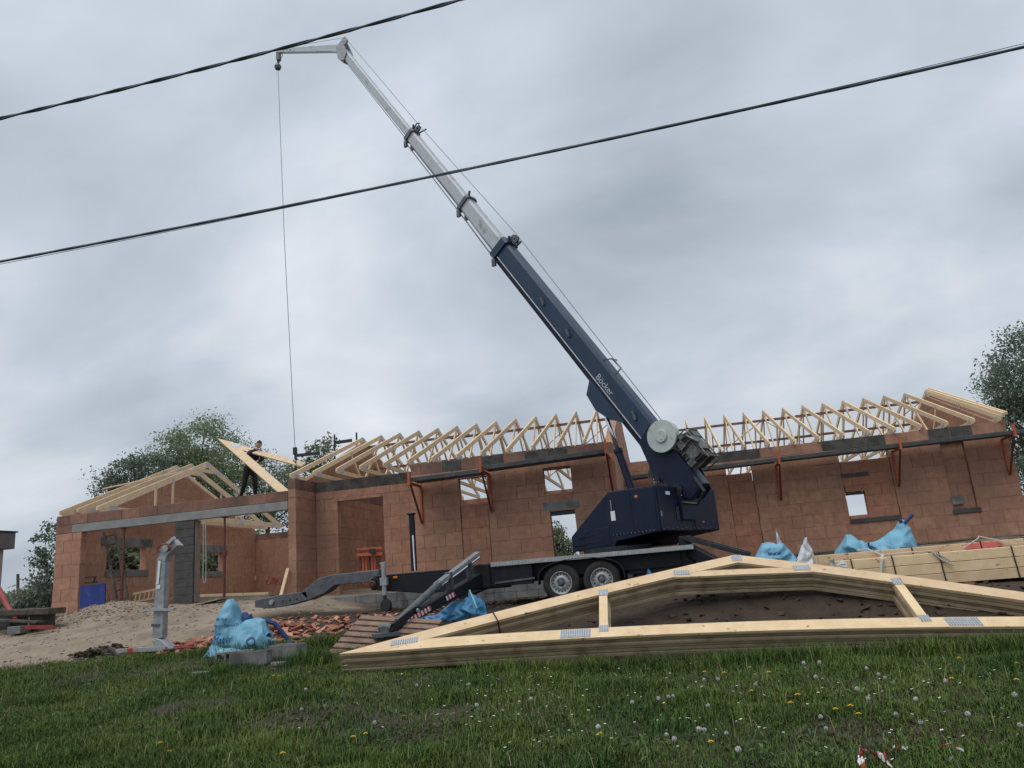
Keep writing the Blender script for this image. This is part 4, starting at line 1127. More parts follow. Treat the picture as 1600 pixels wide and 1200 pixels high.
    for i in range(7):
        ph = math.radians(90 - i * 17)
        for j in range(n):
            t = 2 * math.pi * j / n
            c = Vector((math.cos(ph) * math.cos(t), math.cos(ph) * math.sin(t), math.sin(ph)))
            if c.y < -.4 and i > 3: c = Vector((c.x, -.4, math.sin(math.radians(39))))
            vsx.append(Vector((fx, fy, fz)) + hc + tilt @ Vector((c.x * .084, c.y * .104 + .004, c.z * .124 + .004)))
    fsx = [(i * n + j, i * n + (j + 1) % n, (i + 1) * n + (j + 1) % n, (i + 1) * n + j) for i in range(6) for j in range(n)]
    hb2.add(vsx, fsx); hb2.build('hair', 'hair', root, smooth=True)
    return root
make_person()
tag(MB().bar((-14.4, 20.05, 2.70), (-8.9, 20.05, 2.81), .5, .045).build('work_board', 'grey_wood'), 'long board the worker stands on, laid from the garage trusses to the end wall', 'board')

# ------------------------------------------------------------------ things in and around the garage
def prop_post(x, y, z0, z1, label):
    r = thing('steel_prop', label, 'prop', (x, y, z0), 'adjustable steel props')
    MB().tube((x, y, z0), (x, y, z0 + (z1 - z0) * .55), .032, n=12).build('outer_tube', 'rust', r)
    MB().tube((x, y, z0 + (z1 - z0) * .55), (x, y, z1 - .01), .025, n=12).build('inner_tube', 'rust', r)
    MB().lathe([(.03, -.06), (.05, -.05), (.05, .05), (.03, .06)], (x, y, z0 + (z1 - z0) * .55), UP, 12).bar((x - .09, y, z0 + (z1 - z0) * .55), (x + .09, y, z0 + (z1 - z0) * .55), .02, .02).build('adjusting_nut', 'rust', r)
    MB().box((x, y, z0 + .005), (.14, .14, .01)).box((x, y, z1 - .006), (.14, .14, .01)).build('end_plates', 'rust', r)
prop_post(-13.55, YG + .1, .05, 2.03, 'rust red steel prop under the lintel beside the ladder')
prop_post(-10.75, YG + .1, .05, 2.03, 'rust red steel prop under the lintel right of the dark pillar')
ld = thing('ladder', 'dark wooden ladder leaning inside the garage beside the left prop', 'ladder', (-14.0, 18.2, .05))
lp = [at(163, 832, 17.9), at(184, 946, 17.55)]; lq = [at(179, 829, 17.9), at(201, 942, 17.55)]
for (p, q) in (lp, lq): MB().bar(p, q, .05, .06, (0, -1, 0)).build('stile', 'dark_wood', ld)
for k in range(8):
    t = .06 + k * .125; MB().bar(lp[0].lerp(lp[1], t), lq[0].lerp(lq[1], t), .025, .035).build('rung', 'dark_wood', ld)
bp_ = [at(125.5, 916, 16.9), at(164, 911, 16.9), at(163, 955, 16.9), at(124, 972, 16.9)]
bpn = MB().prism(bp_, (0, .04, 0))
tag(bpn.build('blue_panel', 'panel'), 'flat dark blue panel standing at the left garage jamb', 'panel')
wj = thing('wire_crate', 'small rusty wooden crate on top of the blue panel edge', 'crate', (-14.2, 17.9, .9))
for (a, b_) in (((126, 903), (152, 901)), ((126, 911), (153, 910)), ((127, 903), (127, 911)), ((147, 901), (153, 911)), ((150, 901), (146, 911))):
    MB().bar(at(*a, 17.7), at(*b_, 17.7), .04, .03).build('slat', 'old_timber', wj)
tag(MB().bar(at(166, 914, 17.3), at(174, 944, 17.0), .03, .04).build('steel_bar', 'rust'), 'short rusty bar leaning right of the blue panel', 'bar')
# hanging loop of sling under the garage trusses
lo_ = MB().path([at(318, 812, 19), at(317.5, 880, 19), at(317, 905, 19), at(319, 912, 19), at(321.5, 908, 19), at(322, 870, 19), at(321, 812, 19)], .012, 6)
tag(lo_.build('hanging_sling', 'sling'), 'cream lifting sling hanging in a loop right of the dark pillar', 'sling')
# ladder lying on the floor, boards and timber on the garage floor
fl = thing('lying_ladder', 'pale ladder lying on edge along the garage floor left of the pillar', 'ladder', (-13.0, 19.2, .08))
la, lb = at(207, 941, 19.0), at(262, 930, 19.6)
for z in (0, .22): MB().bar(la + UP * z, lb + UP * z, .03, .05).build('stile', 'timber', fl)
for k in range(8): p = la.lerp(lb, (k + .5) / 8); MB().bar(p, p + UP * .22 + Vector((.04, 0, 0)), .02, .03).build('rung', 'timber', fl)
def plank(p, q, w, h, m, label, name='plank'):
    return tag(MB().bar(p, q, w, h).build(name, m, bevel=.004), label, 'plank')
plank(at(240, 943, 17.9), at(300, 926, 18.4), .2, .04, 'grey_wood', 'grey plank lying at the pillar foot inside the garage')
plank(at(303, 931, 18.6), at(422, 927, 19.2), .5, .06, 'timber', 'pale board on top of the low timber pile in the garage')
plank(at(300, 938, 18.3), at(425, 934, 18.9), .55, .16, 'grey_wood', 'thick lower timber of the pile in the garage')
plank(at(300, 948, 17.0), at(350, 935, 16.9), .35, .03, 'grey_wood', 'sandy board lying in front of the garage pile')
plank(at(438, 934, 16.9), at(450, 888, 17.15), .09, .03, 'timber', 'fresh lath leaning on the pier left edge')
tb_ = MB()
for k in range(14):
    p = at(414 + random.random() * 26, 915 - random.random() * 4, 18.5); q = at(412 + random.random() * 32, 900 + random.random() * 14, 18.5)
    tb_.path([p, (p + q) / 2 + UP * random.uniform(0, .12), q], .010, 5)
tag(tb_.build('wire_tangle', ['conduit']), 'tangle of red cable and wire on the boards beside the pier', 'cable tangle')

# orange rack of scaffold parts behind the drawbar
rk = thing('scaffold_rack', 'orange steel rack of upright scaffold parts against the porch wall', 'rack', (-6.6, 16.6, -.4))
for k in range(8):
    x = 563 + k * 4.6
    MB().bar(at(x, 862 + (k % 3), 16.6), at(x + 1.0, 912, 16.6), .05 if k % 2 else .035, .04, (1, 0, 0)).build('upright', 'orange' if k % 3 else 'rust', rk)
for (y, h_) in ((857, .05), (866, .07), (893, .05)):
    MB().bar(at(558, y + 1, 16.52), at(598, y - 1, 16.52), .05, h_).build('rail', 'orange', rk)
MB().box(at(582, 861, 16.45), (.12, .06, .1)).build('clamp', 'black', rk)
MB().box(at(592, 876, 16.45), (.05, .06, .14)).build('clamp', 'black', rk)

# ------------------------------------------------------------------ stacked trusses in front
SO = np.array([.80, 9.10, -.83]); SU = np.array([.99688, .06623, -.04302]); SV = np.array([-.0374, .87573, .48135])
SN = np.cross(SU, SV); SN /= np.linalg.norm(SN)
H2 = 4.8; t2_ = 1.70 / 4.8
stack = thing('truss_stack', 'strapped stack of pale roof trusses lying flat on the bank in front of the crane', 'truss stack', (.8, 9.6, -1.0))
def SP(u, v, w):
    p = SO + SU * u + SV * v + SN * w
    return Vector((p[0], p[1], p[2] + .055 - .125 * (u / H2) ** 2))
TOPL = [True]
def strip(name, lo, hi, w0, th, nseg, m=None, parent=None):
    """board in the truss plane between edge lines lo and hi, bent with the pile"""
    mb = MB(); vs = []
    for i in range(nseg + 1):
        t = i / nseg
        a = (lo[0][0] + (lo[1][0] - lo[0][0]) * t, lo[0][1] + (lo[1][1] - lo[0][1]) * t)
        b_ = (hi[0][0] + (hi[1][0] - hi[0][0]) * t, hi[0][1] + (hi[1][1] - hi[0][1]) * t)
        vs += [SP(a[0], a[1], w0), SP(b_[0], b_[1], w0), SP(b_[0], b_[1], w0 - th), SP(a[0], a[1], w0 - th)]
    fs = []
    for i in range(nseg):
        o = i * 4
        for j in range(4): fs.append((o + j, o + (j + 1) % 4, o + 4 + (j + 1) % 4, o + 4 + j))
    fs += [(3, 2, 1, 0), tuple(nseg * 4 + j for j in range(4))]
    mb.add(vs, fs)
    return mb.build(name, m or ('timber_stack' if TOPL[0] else 'timber_shaded'), parent or stack)
cd_, rd_ = .185, .19
cS = math.sqrt(1 + t2_ ** 2); vS = rd_ * cS; hhS = .02
aS = 1.72
LAY = 6; TH = .034
for L_ in range(LAY):
    TOPL[0] = L_ == 0  # only the top layer keeps fresh timber, those below have shade painted in
    w0 = -L_ * (TH + .011); j1 = random.uniform(-.03, .03) if L_ else 0; j2 = random.uniform(-.002, .022) if L_ else 0
    def U(p): return (p[0] + j1, p[1] + j2)
    zt = lambda u: hhS + t2_ * (H2 - abs(u))
    zb = lambda u: zt(u) - vS
    ub = H2 - (vS - hhS) / t2_          # where the rafter underside meets the chord front
    uc = H2 - (vS - hhS + cd_) / t2_    # where it meets the chord back edge
    ch = strip('bottom_chord', (U((-ub, 0)), U((ub, 0))), (U((-uc, cd_)), U((uc, cd_))), w0 - .002, TH - .004, 24)
    r1 = strip('rafter', (U((-ub, 0)), U((0, zb(0)))), (U((-H2, hhS)), U((0, zt(0)))), w0, TH, 16)
    r2 = strip('rafter', (U((ub, 0)), U((0, zb(0)))), (U((H2, hhS)), U((0, zt(0)))), w0, TH, 16)
    for sg in (-1, 1):
        u = sg * aS
        strip('post', (U((u - .05, cd_)), U((u - .05, zb(u) + .02))), (U((u + .05, cd_)), U((u + .05, zb(u) + .02))), w0 - .004, TH - .008, 2)
    zc = zb(0) - .14; hl = .62 + .06
    strip('collar', (U((-hl - .18, zb(hl + .18) + .005)), U((hl + .18, zb(hl + .18) + .005))), (U((-hl + .2, zb(hl - .2) - .0 + .0)), U((hl - .2, zb(hl - .2)))), w0 - .003, TH - .006, 2)
    if L_ == 0:
        def nplate(u, v, du, dv, ang, par):
            ca, sa = math.cos(ang), math.sin(ang)
            c = [(-du / 2, -dv / 2), (du / 2, -dv / 2), (du / 2, dv / 2), (-du / 2, dv / 2)]
            c = [(u + x * ca - y * sa, v + x * sa + y * ca) for x, y in c]
            mb = MB(); mb.prism([SP(p[0], p[1], .004) for p in c], -Vector(SN) * .008)
            po = mb.build('nail_plate', 'plate', par)
            rb = MB(); n_ = int(du / .026)
            for k in range(n_):
                x = -du / 2 + du * (k + .5) / n_
                q = [(x - .004, -dv * .45), (x + .004, -dv * .45), (x + .004, dv * .45), (x - .004, dv * .45)]
                q = [(u + a * ca - b_ * sa, v + a * sa + b_ * ca) for a, b_ in q]
                rb.prism([SP(p[0], p[1], .0095) for p in q], -Vector(SN) * .005)
            rb.k = 0
            o = rb.build('plate_ribs', 'galv', stack, kind='stuff')
        sl = math.atan(t2_)
        nplate(-4.05, .16, .32, .10, .14, ch)
        nplate(-aS - .32, cd_ * .5, .34, .15, 0, ch); nplate(aS + .36, cd_ * .5, .34, .15, 0, ch)
        nplate(-aS, cd_ - .02, .11, .12, 0, ch); nplate(aS, cd_ - .02, .11, .12, 0, ch)
        nplate(-aS, zb(aS) + .03, .12, .13, 0, r1); nplate(aS, zb(aS) + .03, .12, .13, 0, r2)
        nplate(0, zt(0) - .09, .13, .15, 0, r1)
        nplate(-hl - .05, zb(hl + .05) + .06, .2, .11, 0, r1); nplate(hl + .05, zb(hl + .05) + .06, .2, .11, 0, r2)
st_ = MB()
u = -3.02; zt_ = hhS + t2_ * (H2 - 3.02)
st_.path([SP(u - .05, zt_ + .012, -.30), SP(u - .05, zt_ + .012, .006), SP(u + .0, zt_ - vS * .5, .008), SP(u + .05, zt_ - vS - .012, .004), SP(u + .06, zt_ - vS - .012, -.26)], .009, 6)
st_.build('strap', 'strap', stack)
tag(MB().bar(SP(3.55, .02, .01), SP(3.05, .33, -.1), .09, .03).build('offcut', 'timber_stack'), 'short pale offcut lying under the right end of the truss stack', 'offcut')

# long strapped timber bundles further back on the right
def bundle(name, label, x0, x1, y0, z0, rows, cols, bh, bw, straps, rake=0.0):
    r = thing(name, label, 'timber bundle', ((x0 + x1) / 2, y0, z0))
    for i in range(rows):
        for k in range(cols):
            o_ = random.uniform(-.03, .03)
            yy = y0 + bw * (k + .5); zz = z0 + bh * (i + .5)
            MB().bar((x0 + o_ + rake * k, yy + random.uniform(-.004, .004), zz), (x1, yy, zz), bw - .006, bh - .006).build('beam', 'timber_stack', r, bevel=.004)
    for x in straps:
        t = MB(); zt = z0 + rows * bh + .006
        t.path([(x + .02, y0 - .008, z0 - .005), (x, y0 - .008, zt), (x - .03, y0 + cols * bw + .005, zt), (x - .03, y0 + cols * bw + .008, z0)], .009, 5)
        t.build('strap', 'strap', r)
    return r
zb1 = at(1450, 914, 11.2).z
b1 = bundle('timber_bundle', 'front bundle of long pale beams strapped together on the right', at(1300, 890, 11.2).x, 7.5, 11.2, zb1, 3, 4, .132, .075, [at(x, 890, 11.2).x for x in (1332, 1397, 1472, 1588)])
b2_ = bundle('timber_bundle', 'rear bundle of long pale beams with a pink spray mark', at(1275, 885, 11.75).x, 7.6, 11.58, zb1 + .05, 3, 4, .145, .1, [at(x, 868, 12).x for x in (1413, 1518, 1586)])
q0 = at(1527, 868, 11.8)
zs_ = zb1 + .05 + 3 * .145 + .003
sp_ = MB(); n_ = 22
pts_ = [(q0.x + .03 + .25 * math.cos(2 * math.pi * k / n_) * (1 + .10 * math.sin(5 * k)), 11.574, zs_ - .055 + .05 * math.sin(2 * math.pi * k / n_) * (1 + .1 * math.cos(3 * k))) for k in range(n_)]
sp_.prism(pts_, (0, .002, 0)); sp_.build('spray_mark', 'spray', b2_)
sg_ = MB()
def topz(y): return zb1 + 3 * .132 if y < 11.52 else zs_
wx = at(1440, 870, 11.3).x
sg_.path([(wx - .65, 11.9, zs_ + .02), (wx - .55, 11.75, zs_ + .03), (wx - .45, 11.45, zb1 + .42), (wx - .15, 11.3, zb1 + .43), (wx + .1, 11.2, zb1 + .42), (wx + .2, 11.17, zb1 + .3), (wx + .32, 11.16, zb1 + .22), (wx + .28, 11.17, zb1 + .3), (wx + .15, 11.18, zb1 + .39)], .011, 6)
sg_.path([(wx - .45, 11.4, zb1 + .42), (wx - .52, 11.17, zb1 + .36), (wx - .60, 11.15, zb1 + .1)], .022, 6)
tag(sg_.build('lifting_sling', 'sling'), 'cream lifting sling thrown over the front timber bundle', 'sling')
sg_ = MB().path([(q0.x - .3, 11.35, zb1 + .42), (q0.x + .05, 11.75, zs_ + .05), (q0.x + .06, 11.78, zs_ + .07), (q0.x + .35, 11.35, zb1 + .42)], .007, 6)
tag(sg_.build('tie_cord', 'sling'), 'thin white cord tied over the pink spray mark', 'cord')
pb_ = MB(); c0 = at(1306, 884, 11.1)
for k in range(9):
    a = random.uniform(0, 6.28); pb_.prism([c0, c0 + Vector((math.cos(a) * .13, -.05, math.sin(a) * .09)), c0 + Vector((math.cos(a + .5) * .14, -.02, math.sin(a + .5) * .1))], (0, .02, 0))
tag(pb_.build('plastic_scrap', 'white_bag'), 'crumpled white plastic scrap on the left end of the front bundle', 'scrap')
bear = MB()
for x in (3.6, 5.2, 6.6): bear.box((x, 11.55, zb1 - .055), (.1, .9, .09))
for i, x in enumerate((3.6, 5.2, 6.6)):
    tag(MB().box((x, 11.55, zb1 - .055), (.1, .9, .1)).build('bearer', 'pallet'), 'wooden bearer under the timber bundles, %s from the left' % ORD[i], 'bearer')

# ------------------------------------------------------------------ post, pallet, bags, rubble
mast = thing('steel_post', 'upright galvanised steel post with bent head and red hose, on the grass left', 'post', tuple(at(245, 1012, 11.3)))
def mp_(x, y, dy=0.0): return at(x, y, 11.3 + dy)
MB().prism([mp_(237, 997), mp_(245, 872), mp_(258, 872), mp_(253, 997)], (0, .14, 0)).build('column', 'galv', mast, bevel=.008)
MB().prism([mp_(246.5, 874, -.012), mp_(249, 858, -.012), mp_(268, 842, -.012), mp_(278, 852, -.012), mp_(261, 868, -.012), mp_(257, 878, -.012)], (0, .165, 0)).build('bent_head', 'galv', mast, bevel=.008)
MB().bar(mp_(256, 856, -.03), mp_(273, 840, -.03), .05, .05).lathe([(0, -.02), (.05, -.02), (.05, .02), (0, .02)], mp_(259, 857, -.03), (0, -1, 0), 14).build('head_bracket', 'alu', mast)
MB().path([mp_(247, 864, -.03), mp_(245, 857, -.04), mp_(252, 851, -.05), mp_(262, 850, -.05), mp_(266, 855, -.05), mp_(263, 860, -.03)], .014, 8).build('hose', 'conduit', mast)
MB().bar(mp_(219, 953.5, -.03), mp_(272, 952, -.03), .05, .035).build('cross_handle', 'alu', mast)
MB().prism([mp_(236, 979, -.016), mp_(249, 979, -.016), mp_(249, 975, -.016), mp_(236, 975, -.016)], (0, .17, 0)).build('clamp_band', 'galv_dark', mast)
MB().bar(mp_(249.5, 876, -.014), mp_(246, 913, -.014), .006, .04, (1, 0, 0)).build('white_label', 'white', mast)
MB().bar(mp_(247.5, 914, -.014), mp_(247.3, 920, -.014), .006, .07, (1, 0, 0)).build('square_label', 'white', mast)
MB().prism([mp_(235, 1014, -.03), mp_(243, 998, -.03), mp_(250, 999, -.03), mp_(266, 1014, -.03)], (0, .2, 0)).build('foot_gusset', 'galv', mast, bevel=.006)
ft_ = MB(); ft_.k = 1
ft_.bar(mp_(180, 1018, 0), mp_(203, 1016, 0), .13, .06); ft_.k = 0
ft_.bar(mp_(203, 1016, 0), mp_(212, 1015.5, 0), .131, .062); ft_.k = 1
ft_.bar(mp_(212, 1015.5, 0), mp_(262, 1013, 0), .13, .06); ft_.k = 0
ft_.bar(mp_(275, 1012, 0), mp_(300, 1010, 0), .131, .062)
ft_.build('foot_beam', ['red', 'alu'], mast)
# sticks around it
for i, (a, b_, r, lab) in enumerate((((165, 1022), (215, 1033), .02, 'dark stick on the grass left of the steel post foot'), ((215, 1036), (262, 1024), .03, 'dark branch across the steel post foot'), ((170, 1012), (185, 1030), .035, 'broken dark branch at the left tip of the foot beam'), ((255, 1016), (345, 1013), .016, 'thin dark stick running right of the steel post toward the blue bag'))):
    p, q = at(*a, 10.9), at(*b_, 10.9)
    tag(MB().path([p, p.lerp(q, .4) + Vector((0, 0, .03)), q], [r, r * .9, r * .6], 7).build('branch', 'bark'), lab, 'branch')

def ground_at(x, y):
    """point on the ground seen at (x, y)"""
    v = _d * F_PX + _r * (x - 800) - _u * (y - 600); v = v / v[1]
    Y = 3.5
    while Y < 40:
        if v[2] * Y < gz(v[0] * Y, Y): break
        Y += .03
    return Vector((v[0] * Y, Y, gz(v[0] * Y, Y)))
# pallet under the near foot
pr = thing('pallet', 'weathered wooden pallet under the crane foot', 'pallet', (FOOT.x, FOOT.y, FOOT.z - .17))
px = Vector((.985, -.02, -.12)).normalized(); py = Vector((.06, .90, .36)); py = (py - px * py.dot(px)).normalized(); pz = px.cross(py)
pc = FOOT + pz * -.05 + px * .0 + py * .02
PR = Matrix((px, py, pz)).transposed()
for k in range(7):
    MB().box(pc + py * (-.5 + k * .167) + pz * -.011, (1.25, .115, .022), PR).build('deck_slat', 'pallet', pr, bevel=.003)
for k in range(3):
    MB().box(pc + px * (-.52 + k * .52) + pz * -.072, (.1, 1.2, .095), PR).build('bearer', 'pallet', pr, bevel=.003)

# hollow concrete blocks
def hollow_block(c, yaw, tilt, label, on_side=False):
    r = Matrix.Rotation(yaw, 3, 'Z') @ Matrix.Rotation(tilt, 3, 'X')
    root = thing('concrete_block', label, 'concrete block', tuple(c), 'grey hollow blocks in the grass')
    mb = MB(); L, H_, D_ = .5, .2, .2
    def bx(c_, s_): mb.box(Vector(c) + r @ (Vector(c_) + Vector((0, 0, H_ / 2))), s_, r)
    for y in (-D_ / 2 + .0125, D_ / 2 - .0125): bx((0, y, 0), (L, .025, H_))
    for k in range(5): bx((-L / 2 + .0125 + k * (L - .025) / 4, 0, 0), (.025, D_ - .05, H_))
    bx((0, 0, -.02), (L - .05, .02, H_ - .04))
    mb.build('shell', 'concrete', root)
g1 = ground_at(392, 1040); hollow_block(g1 + UP * -.02, .12, 0, 'nearest grey hollow block standing in the grass by the blue bag')
g1 = ground_at(372, 1028) ; hollow_block(g1 + UP * .0, .25, 1.57, 'grey hollow block lying on its side behind the nearest one')
g1 = ground_at(450, 1028); hollow_block(g1 + UP * -.03, -.3, 0.05, 'grey hollow block sunk in the grass right of the blue bag')
for (x, y, s_, lab) in ((316, 1055, .16, 'flat grey stone in the grass below the blocks'), (436, 1040, .12, 'small flat stone below the right hollow block')):
    g1 = ground_at(x, y); mb = MB()
    pts_ = [g1 + Vector((math.cos(a) * s_ * random.uniform(.7, 1.2), math.sin(a) * s_ * .6 * random.uniform(.7, 1.2), -.01)) for a in np.linspace(0, 5.6, 8)]
    mb.prism(pts_, (0, 0, .05)); tag(mb.build('flat_stone', 'concrete', bevel=.01), lab, 'stone')

# crumpled woven bags
_cr = {}
def crumple(x, y, seed):
    if seed not in _cr:
        r = np.random.default_rng(seed); _cr[seed] = [(math.cos(a), math.sin(a), f, p, w) for a, f, p, w in zip(r.uniform(0, 3.14, 7), (1.3, 1.9, 2.6, 3.4, 4.6, 6.0, 8.0), r.uniform(0, 1, 7), (1.6, 1.2, 1.0, .75, .5, .32, .2))]
    t = 0
    for c, s_, f, p, w in _cr[seed]:
        q = (x * c + y * s_) * f + p + .12 * math.sin(3.1 * x - 2.3 * y + p * 9)
        t += w * (abs((q % 1.0) - .5) * 2 - .5)
    return t
def sheet_bag(name, label, X, Y, z0, top, width, depth, m, seed, group=None, fold=.05, nu=84, nv=44, lean=0.0):
    """a slumped bag: closed skin whose upper rim follows the profile top(u)"""
    rs_ = np.random.default_rng(seed); ph = rs_.uniform(0, 6.28, 8)
    root = thing(name, label, 'bag', (X, Y, z0), group)
    def front(u, v, side):
        h = top(u)
        bul = math.sin(math.pi * min(1, max(0, v * .66 + .30))) ** .7 * math.sin(math.pi * min(1, max(0, u * .94 + .03))) ** .45
        cr = fold * crumple(u * width, v * h, seed + int(side)) + 0 * (abs(math.sin(5 * u + 4 * v + ph[0])) * .8 + abs(math.sin(9 * u - 6 * v + ph[1])) * .55 - abs(math.sin(14 * u + 3 * v + ph[2])) * .35 + 2.4 * abs(float(fbm(u * 4 + side * 3, v * 4, seed, 2))) - .5)
        y = Y + side * (depth * .5 * bul + cr)
        x = X + (u - .5) * width * (1 - .10 * v) + lean * v * h + .5 * fold * math.sin(11 * v + 6 * u + ph[3])
        return Vector((x, y, z0 + v * h + .4 * fold * math.sin(13 * u + ph[4]) * v))
    mb = MB(); vs = []
    for side in (-1, 1):
        for j in range(nv + 1):
            for i in range(nu + 1): vs.append(front(i / nu, j / nv, side))
    fs = []; n1_ = (nu + 1) * (nv + 1)
    for j in range(nv):
        for i in range(nu):
            a = j * (nu + 1) + i
            fs.append((a, a + 1, a + nu + 2, a + nu + 1)); fs.append((n1_ + a + 1, n1_ + a, n1_ + a + nu + 1, n1_ + a + nu + 2))
    for i in range(nu):
        a = nv * (nu + 1) + i; fs.append((a, a + 1, n1_ + a + 1, n1_ + a)); fs.append((i + 1, i, n1_ + i, n1_ + i + 1))
    for j in range(nv):
        a = j * (nu + 1); fs.append((a + nu + 1, a, n1_ + a, n1_ + a + nu + 1)); b_ = a + nu; fs.append((b_, b_ + nu + 1, n1_ + b_ + nu + 1, n1_ + b_))
    mb.add(vs, fs)
    mb.build('skin', m, root, smooth=True)
    front.top = top; front.w = width
    return root, front
def print_on(root, front, s, u0, z0, size, m='print', name='lettering', du=1.0, dv=1.0, shear=0):
    """print a straight line of text; u0 is the start across the bag, z0 the height in metres"""
    tv, tf = text_geo(s, size, shear); mb = MB()
    vs = []
    for v in tv:
        u = u0 + v.x * du / front.w; p = front(u, min(1.0, (z0 + v.y * dv) / front.top(u)), -1); vs.append(p + Vector((0, -.010, 0)))
    mb.add(vs, tf); mb.build(name, m, root)
def prof(pts):
    xs, ys = zip(*pts); return lambda u: float(np.interp(u, xs, ys))
gB = ground_at(380, 1008)
GB = Vector((at(378, 990, 10.9).x, 10.9, gz(at(378, 990, 10.9).x, 10.9) - .04))
def bz(y): return at(378, y, 10.9).z - GB.z
bag1, fr1 = sheet_bag('big_bag', 'slumped light blue bulk bag with dark print and a peaked top, left on the grass', GB.x, 10.9, GB.z, prof([(0, .30), (.1, .46), (.2, .72), (.24, .79), (.31, .80), (.37, .72), (.42, .50), (.5, .40), (.62, .46), (.8, .50), (.92, .46), (1, .25)]), 1.0, .5, 'bag', 5, fold=.032)
print_on(bag1, fr1, 'Suivez les', .09, .50, .075)
print_on(bag1, fr1, 'www.guide-m', .06, .40, .085, du=.9)
print_on(bag1, fr1, 'Les', .17, .29, .08)
print_on(bag1, fr1, 'Matéri', .17, .18, .135, du=.9)
lg = MB()
for (r0, r1_, k) in ((.085, .055, 0), (.045, .0, 1)):
    c = (.085, .46)
    for q in range(4):
        a0, a1 = q * math.pi / 2, (q + 1) * math.pi / 2
        f_ = lambda r, a: fr1(c[0] + r * math.cos(a), c[1] + r * 1.7 * math.sin(a), -1) + Vector((0, -.014, 0))
        lg.k = k; lg.add([f_(r0, a0), f_(r0, a1), f_(r1_, a1), f_(r1_, a0)], [(0, 1, 2, 3)])
lg.build('logo', ['print', 'print_red'], bag1)
em = MB()
for k in range(14):
    a0, a1 = 2 * math.pi * k / 14, 2 * math.pi * (k + 1) / 14
    f_ = lambda r, a: fr1(.80 + r * math.cos(a), .34 + r * 1.9 * math.sin(a), -1) + Vector((0, -.012, 0))
    em.add([f_(.075, a0), f_(.075, a1), f_(.05, a1), f_(.05, a0)], [(0, 1, 2, 3)])
em.build('round_emblem', 'print', bag1)
MB().path([fr1(.86, .98, 1), fr1(.95, .95, 1) + Vector((.1, .05, .02)), fr1(1, .5, 1) + Vector((.2, .05, .0)), fr1(1, .1, 1) + Vector((.22, 0, .03))], .035, 8).build('lifting_loop', 'navy_cloth', bag1)
MB().path([fr1(.42, .9, 1) + Vector((0, .05, .1)), fr1(.5, 1, 1) + Vector((0, .02, .06)), fr1(.62, .98, 1) + Vector((0, 0, .04))], .05, 8).build('lining', 'navy_cloth', bag1)
cuff, _ = sheet_bag('bag_scrap', 'flat light blue bag scrap trailing in front of the peaked bag', GB.x - .02, 10.5, gz(GB.x - .1, 10.5) - .05, prof([(0, .05), (.2, .2), (.5, .16), (.8, .12), (1, .05)]), .7, .3, 'bag', 8, fold=.03)
# tarpaulins and bags
def heap(label, x0, x1, ytop, Y, pts, m, seed, depth=.5, fold=.06, name='tarpaulin', zoff=-.05, lean=0):
    a, b_ = at(x0, ytop, Y), at(x1, ytop, Y); xm = (a.x + b_.x) / 2; z0 = gz(xm, Y) + zoff
    r, f_ = sheet_bag(name, label, xm, Y, z0, prof(pts), b_.x - a.x, depth, m, seed, fold=fold, lean=lean)
    return r, f_
heap('deep blue tarpaulin crumpled beneath the crane outrigger', 654, 760, 930, 12.6, [(0, .06), (.25, .16), (.45, .28), (.6, .26), (.75, .40), (.86, .42), (.95, .34), (1, .1)], 'bag_deep', 11, .6, .07)
heap('blue tarpaulin end showing left of the outrigger arm', 622, 668, 948, 11.9, [(0, .08), (.4, .2), (.7, .3), (1, .1)], 'bag_deep', 12, .3, .05)
sx = at(743, 948, 12.2)
tag(MB().bar(at(733, 925, 12.3), at(745, 954, 12.0), .02, .09).build('webbing_strap', 'bag'), 'bright blue flat strap hanging from the tarpaulin toward the truss stack', 'strap')
heap('small blue bag peeking over the truss stack right of the wheels', 993, 1030, 893, 13.6, [(0, .1), (.3, .36), (.6, .46), (.85, .4), (1, .15)], 'bag_deep', 13, .4, .05, 'big_bag')
heap('scrap of blue bag behind the truss stack near its apex', 1030, 1060, 893, 14.2, [(0, .1), (.4, .3), (.7, .38), (1, .2)], 'bag_deep', 14, .3, .04, 'big_bag')
bagA, fA = heap('plump blue bulk bag with faded print behind the truss apex', 1163, 1246, 850, 13.2, [(0, .18), (.12, .50), (.3, .68), (.5, .72), (.75, .66), (.9, .55), (1, .3)], 'bag', 15, .8, .07, 'big_bag')
fp = MB()
for (u0, u1, z) in ((.42, .50, .52), (.515, .56, .525), (.575, .63, .53), (.36, .44, .42), (.46, .62, .425), (.30, .40, .36)):
    q = [fA(u, min(1, zz / fA.top(u)), -1) + Vector((0, -.012, 0)) for u, zz in ((u0, z), (u1, z + .01), (u1, z + .045), (u0, z + .035))]
    fp.add(q, [(0, 1, 2, 3)])
fp.build('faded_print', 'print', bagA)
heap('white crumpled sack leaning on the plump blue bag', 1238, 1272, 850, 13.0, [(0, .45), (.2, .55), (.5, .66), (.75, .72), (.85, .45), (1, .2)], 'white_bag', 16, .5, .06, 'sack')
heap('scrap of white sack sticking up behind the plump blue bag', 1208, 1226, 850, 13.7, [(0, .5), (.5, .9), (1, .6)], 'white_bag', 17, .1, .03, 'sack')
bagB, fB = heap('blue bulk bag with open white lining behind the timber bundle', 1292, 1362, 850, 15.5, [(0, .10), (.2, .35), (.42, .64), (.5, .62), (.7, .48), (.85, .52), (1, .35)], 'bag', 18, .8, .06, 'big_bag')
bagC, fC = heap('larger blue bulk bag with raised dark lifting loop behind the timber bundle', 1348, 1432, 850, 15.4, [(0, .36), (.25, .42), (.45, .46), (.7, .62), (.85, .74), (.92, .7), (1, .1)], 'bag', 19, .8, .05, 'big_bag')
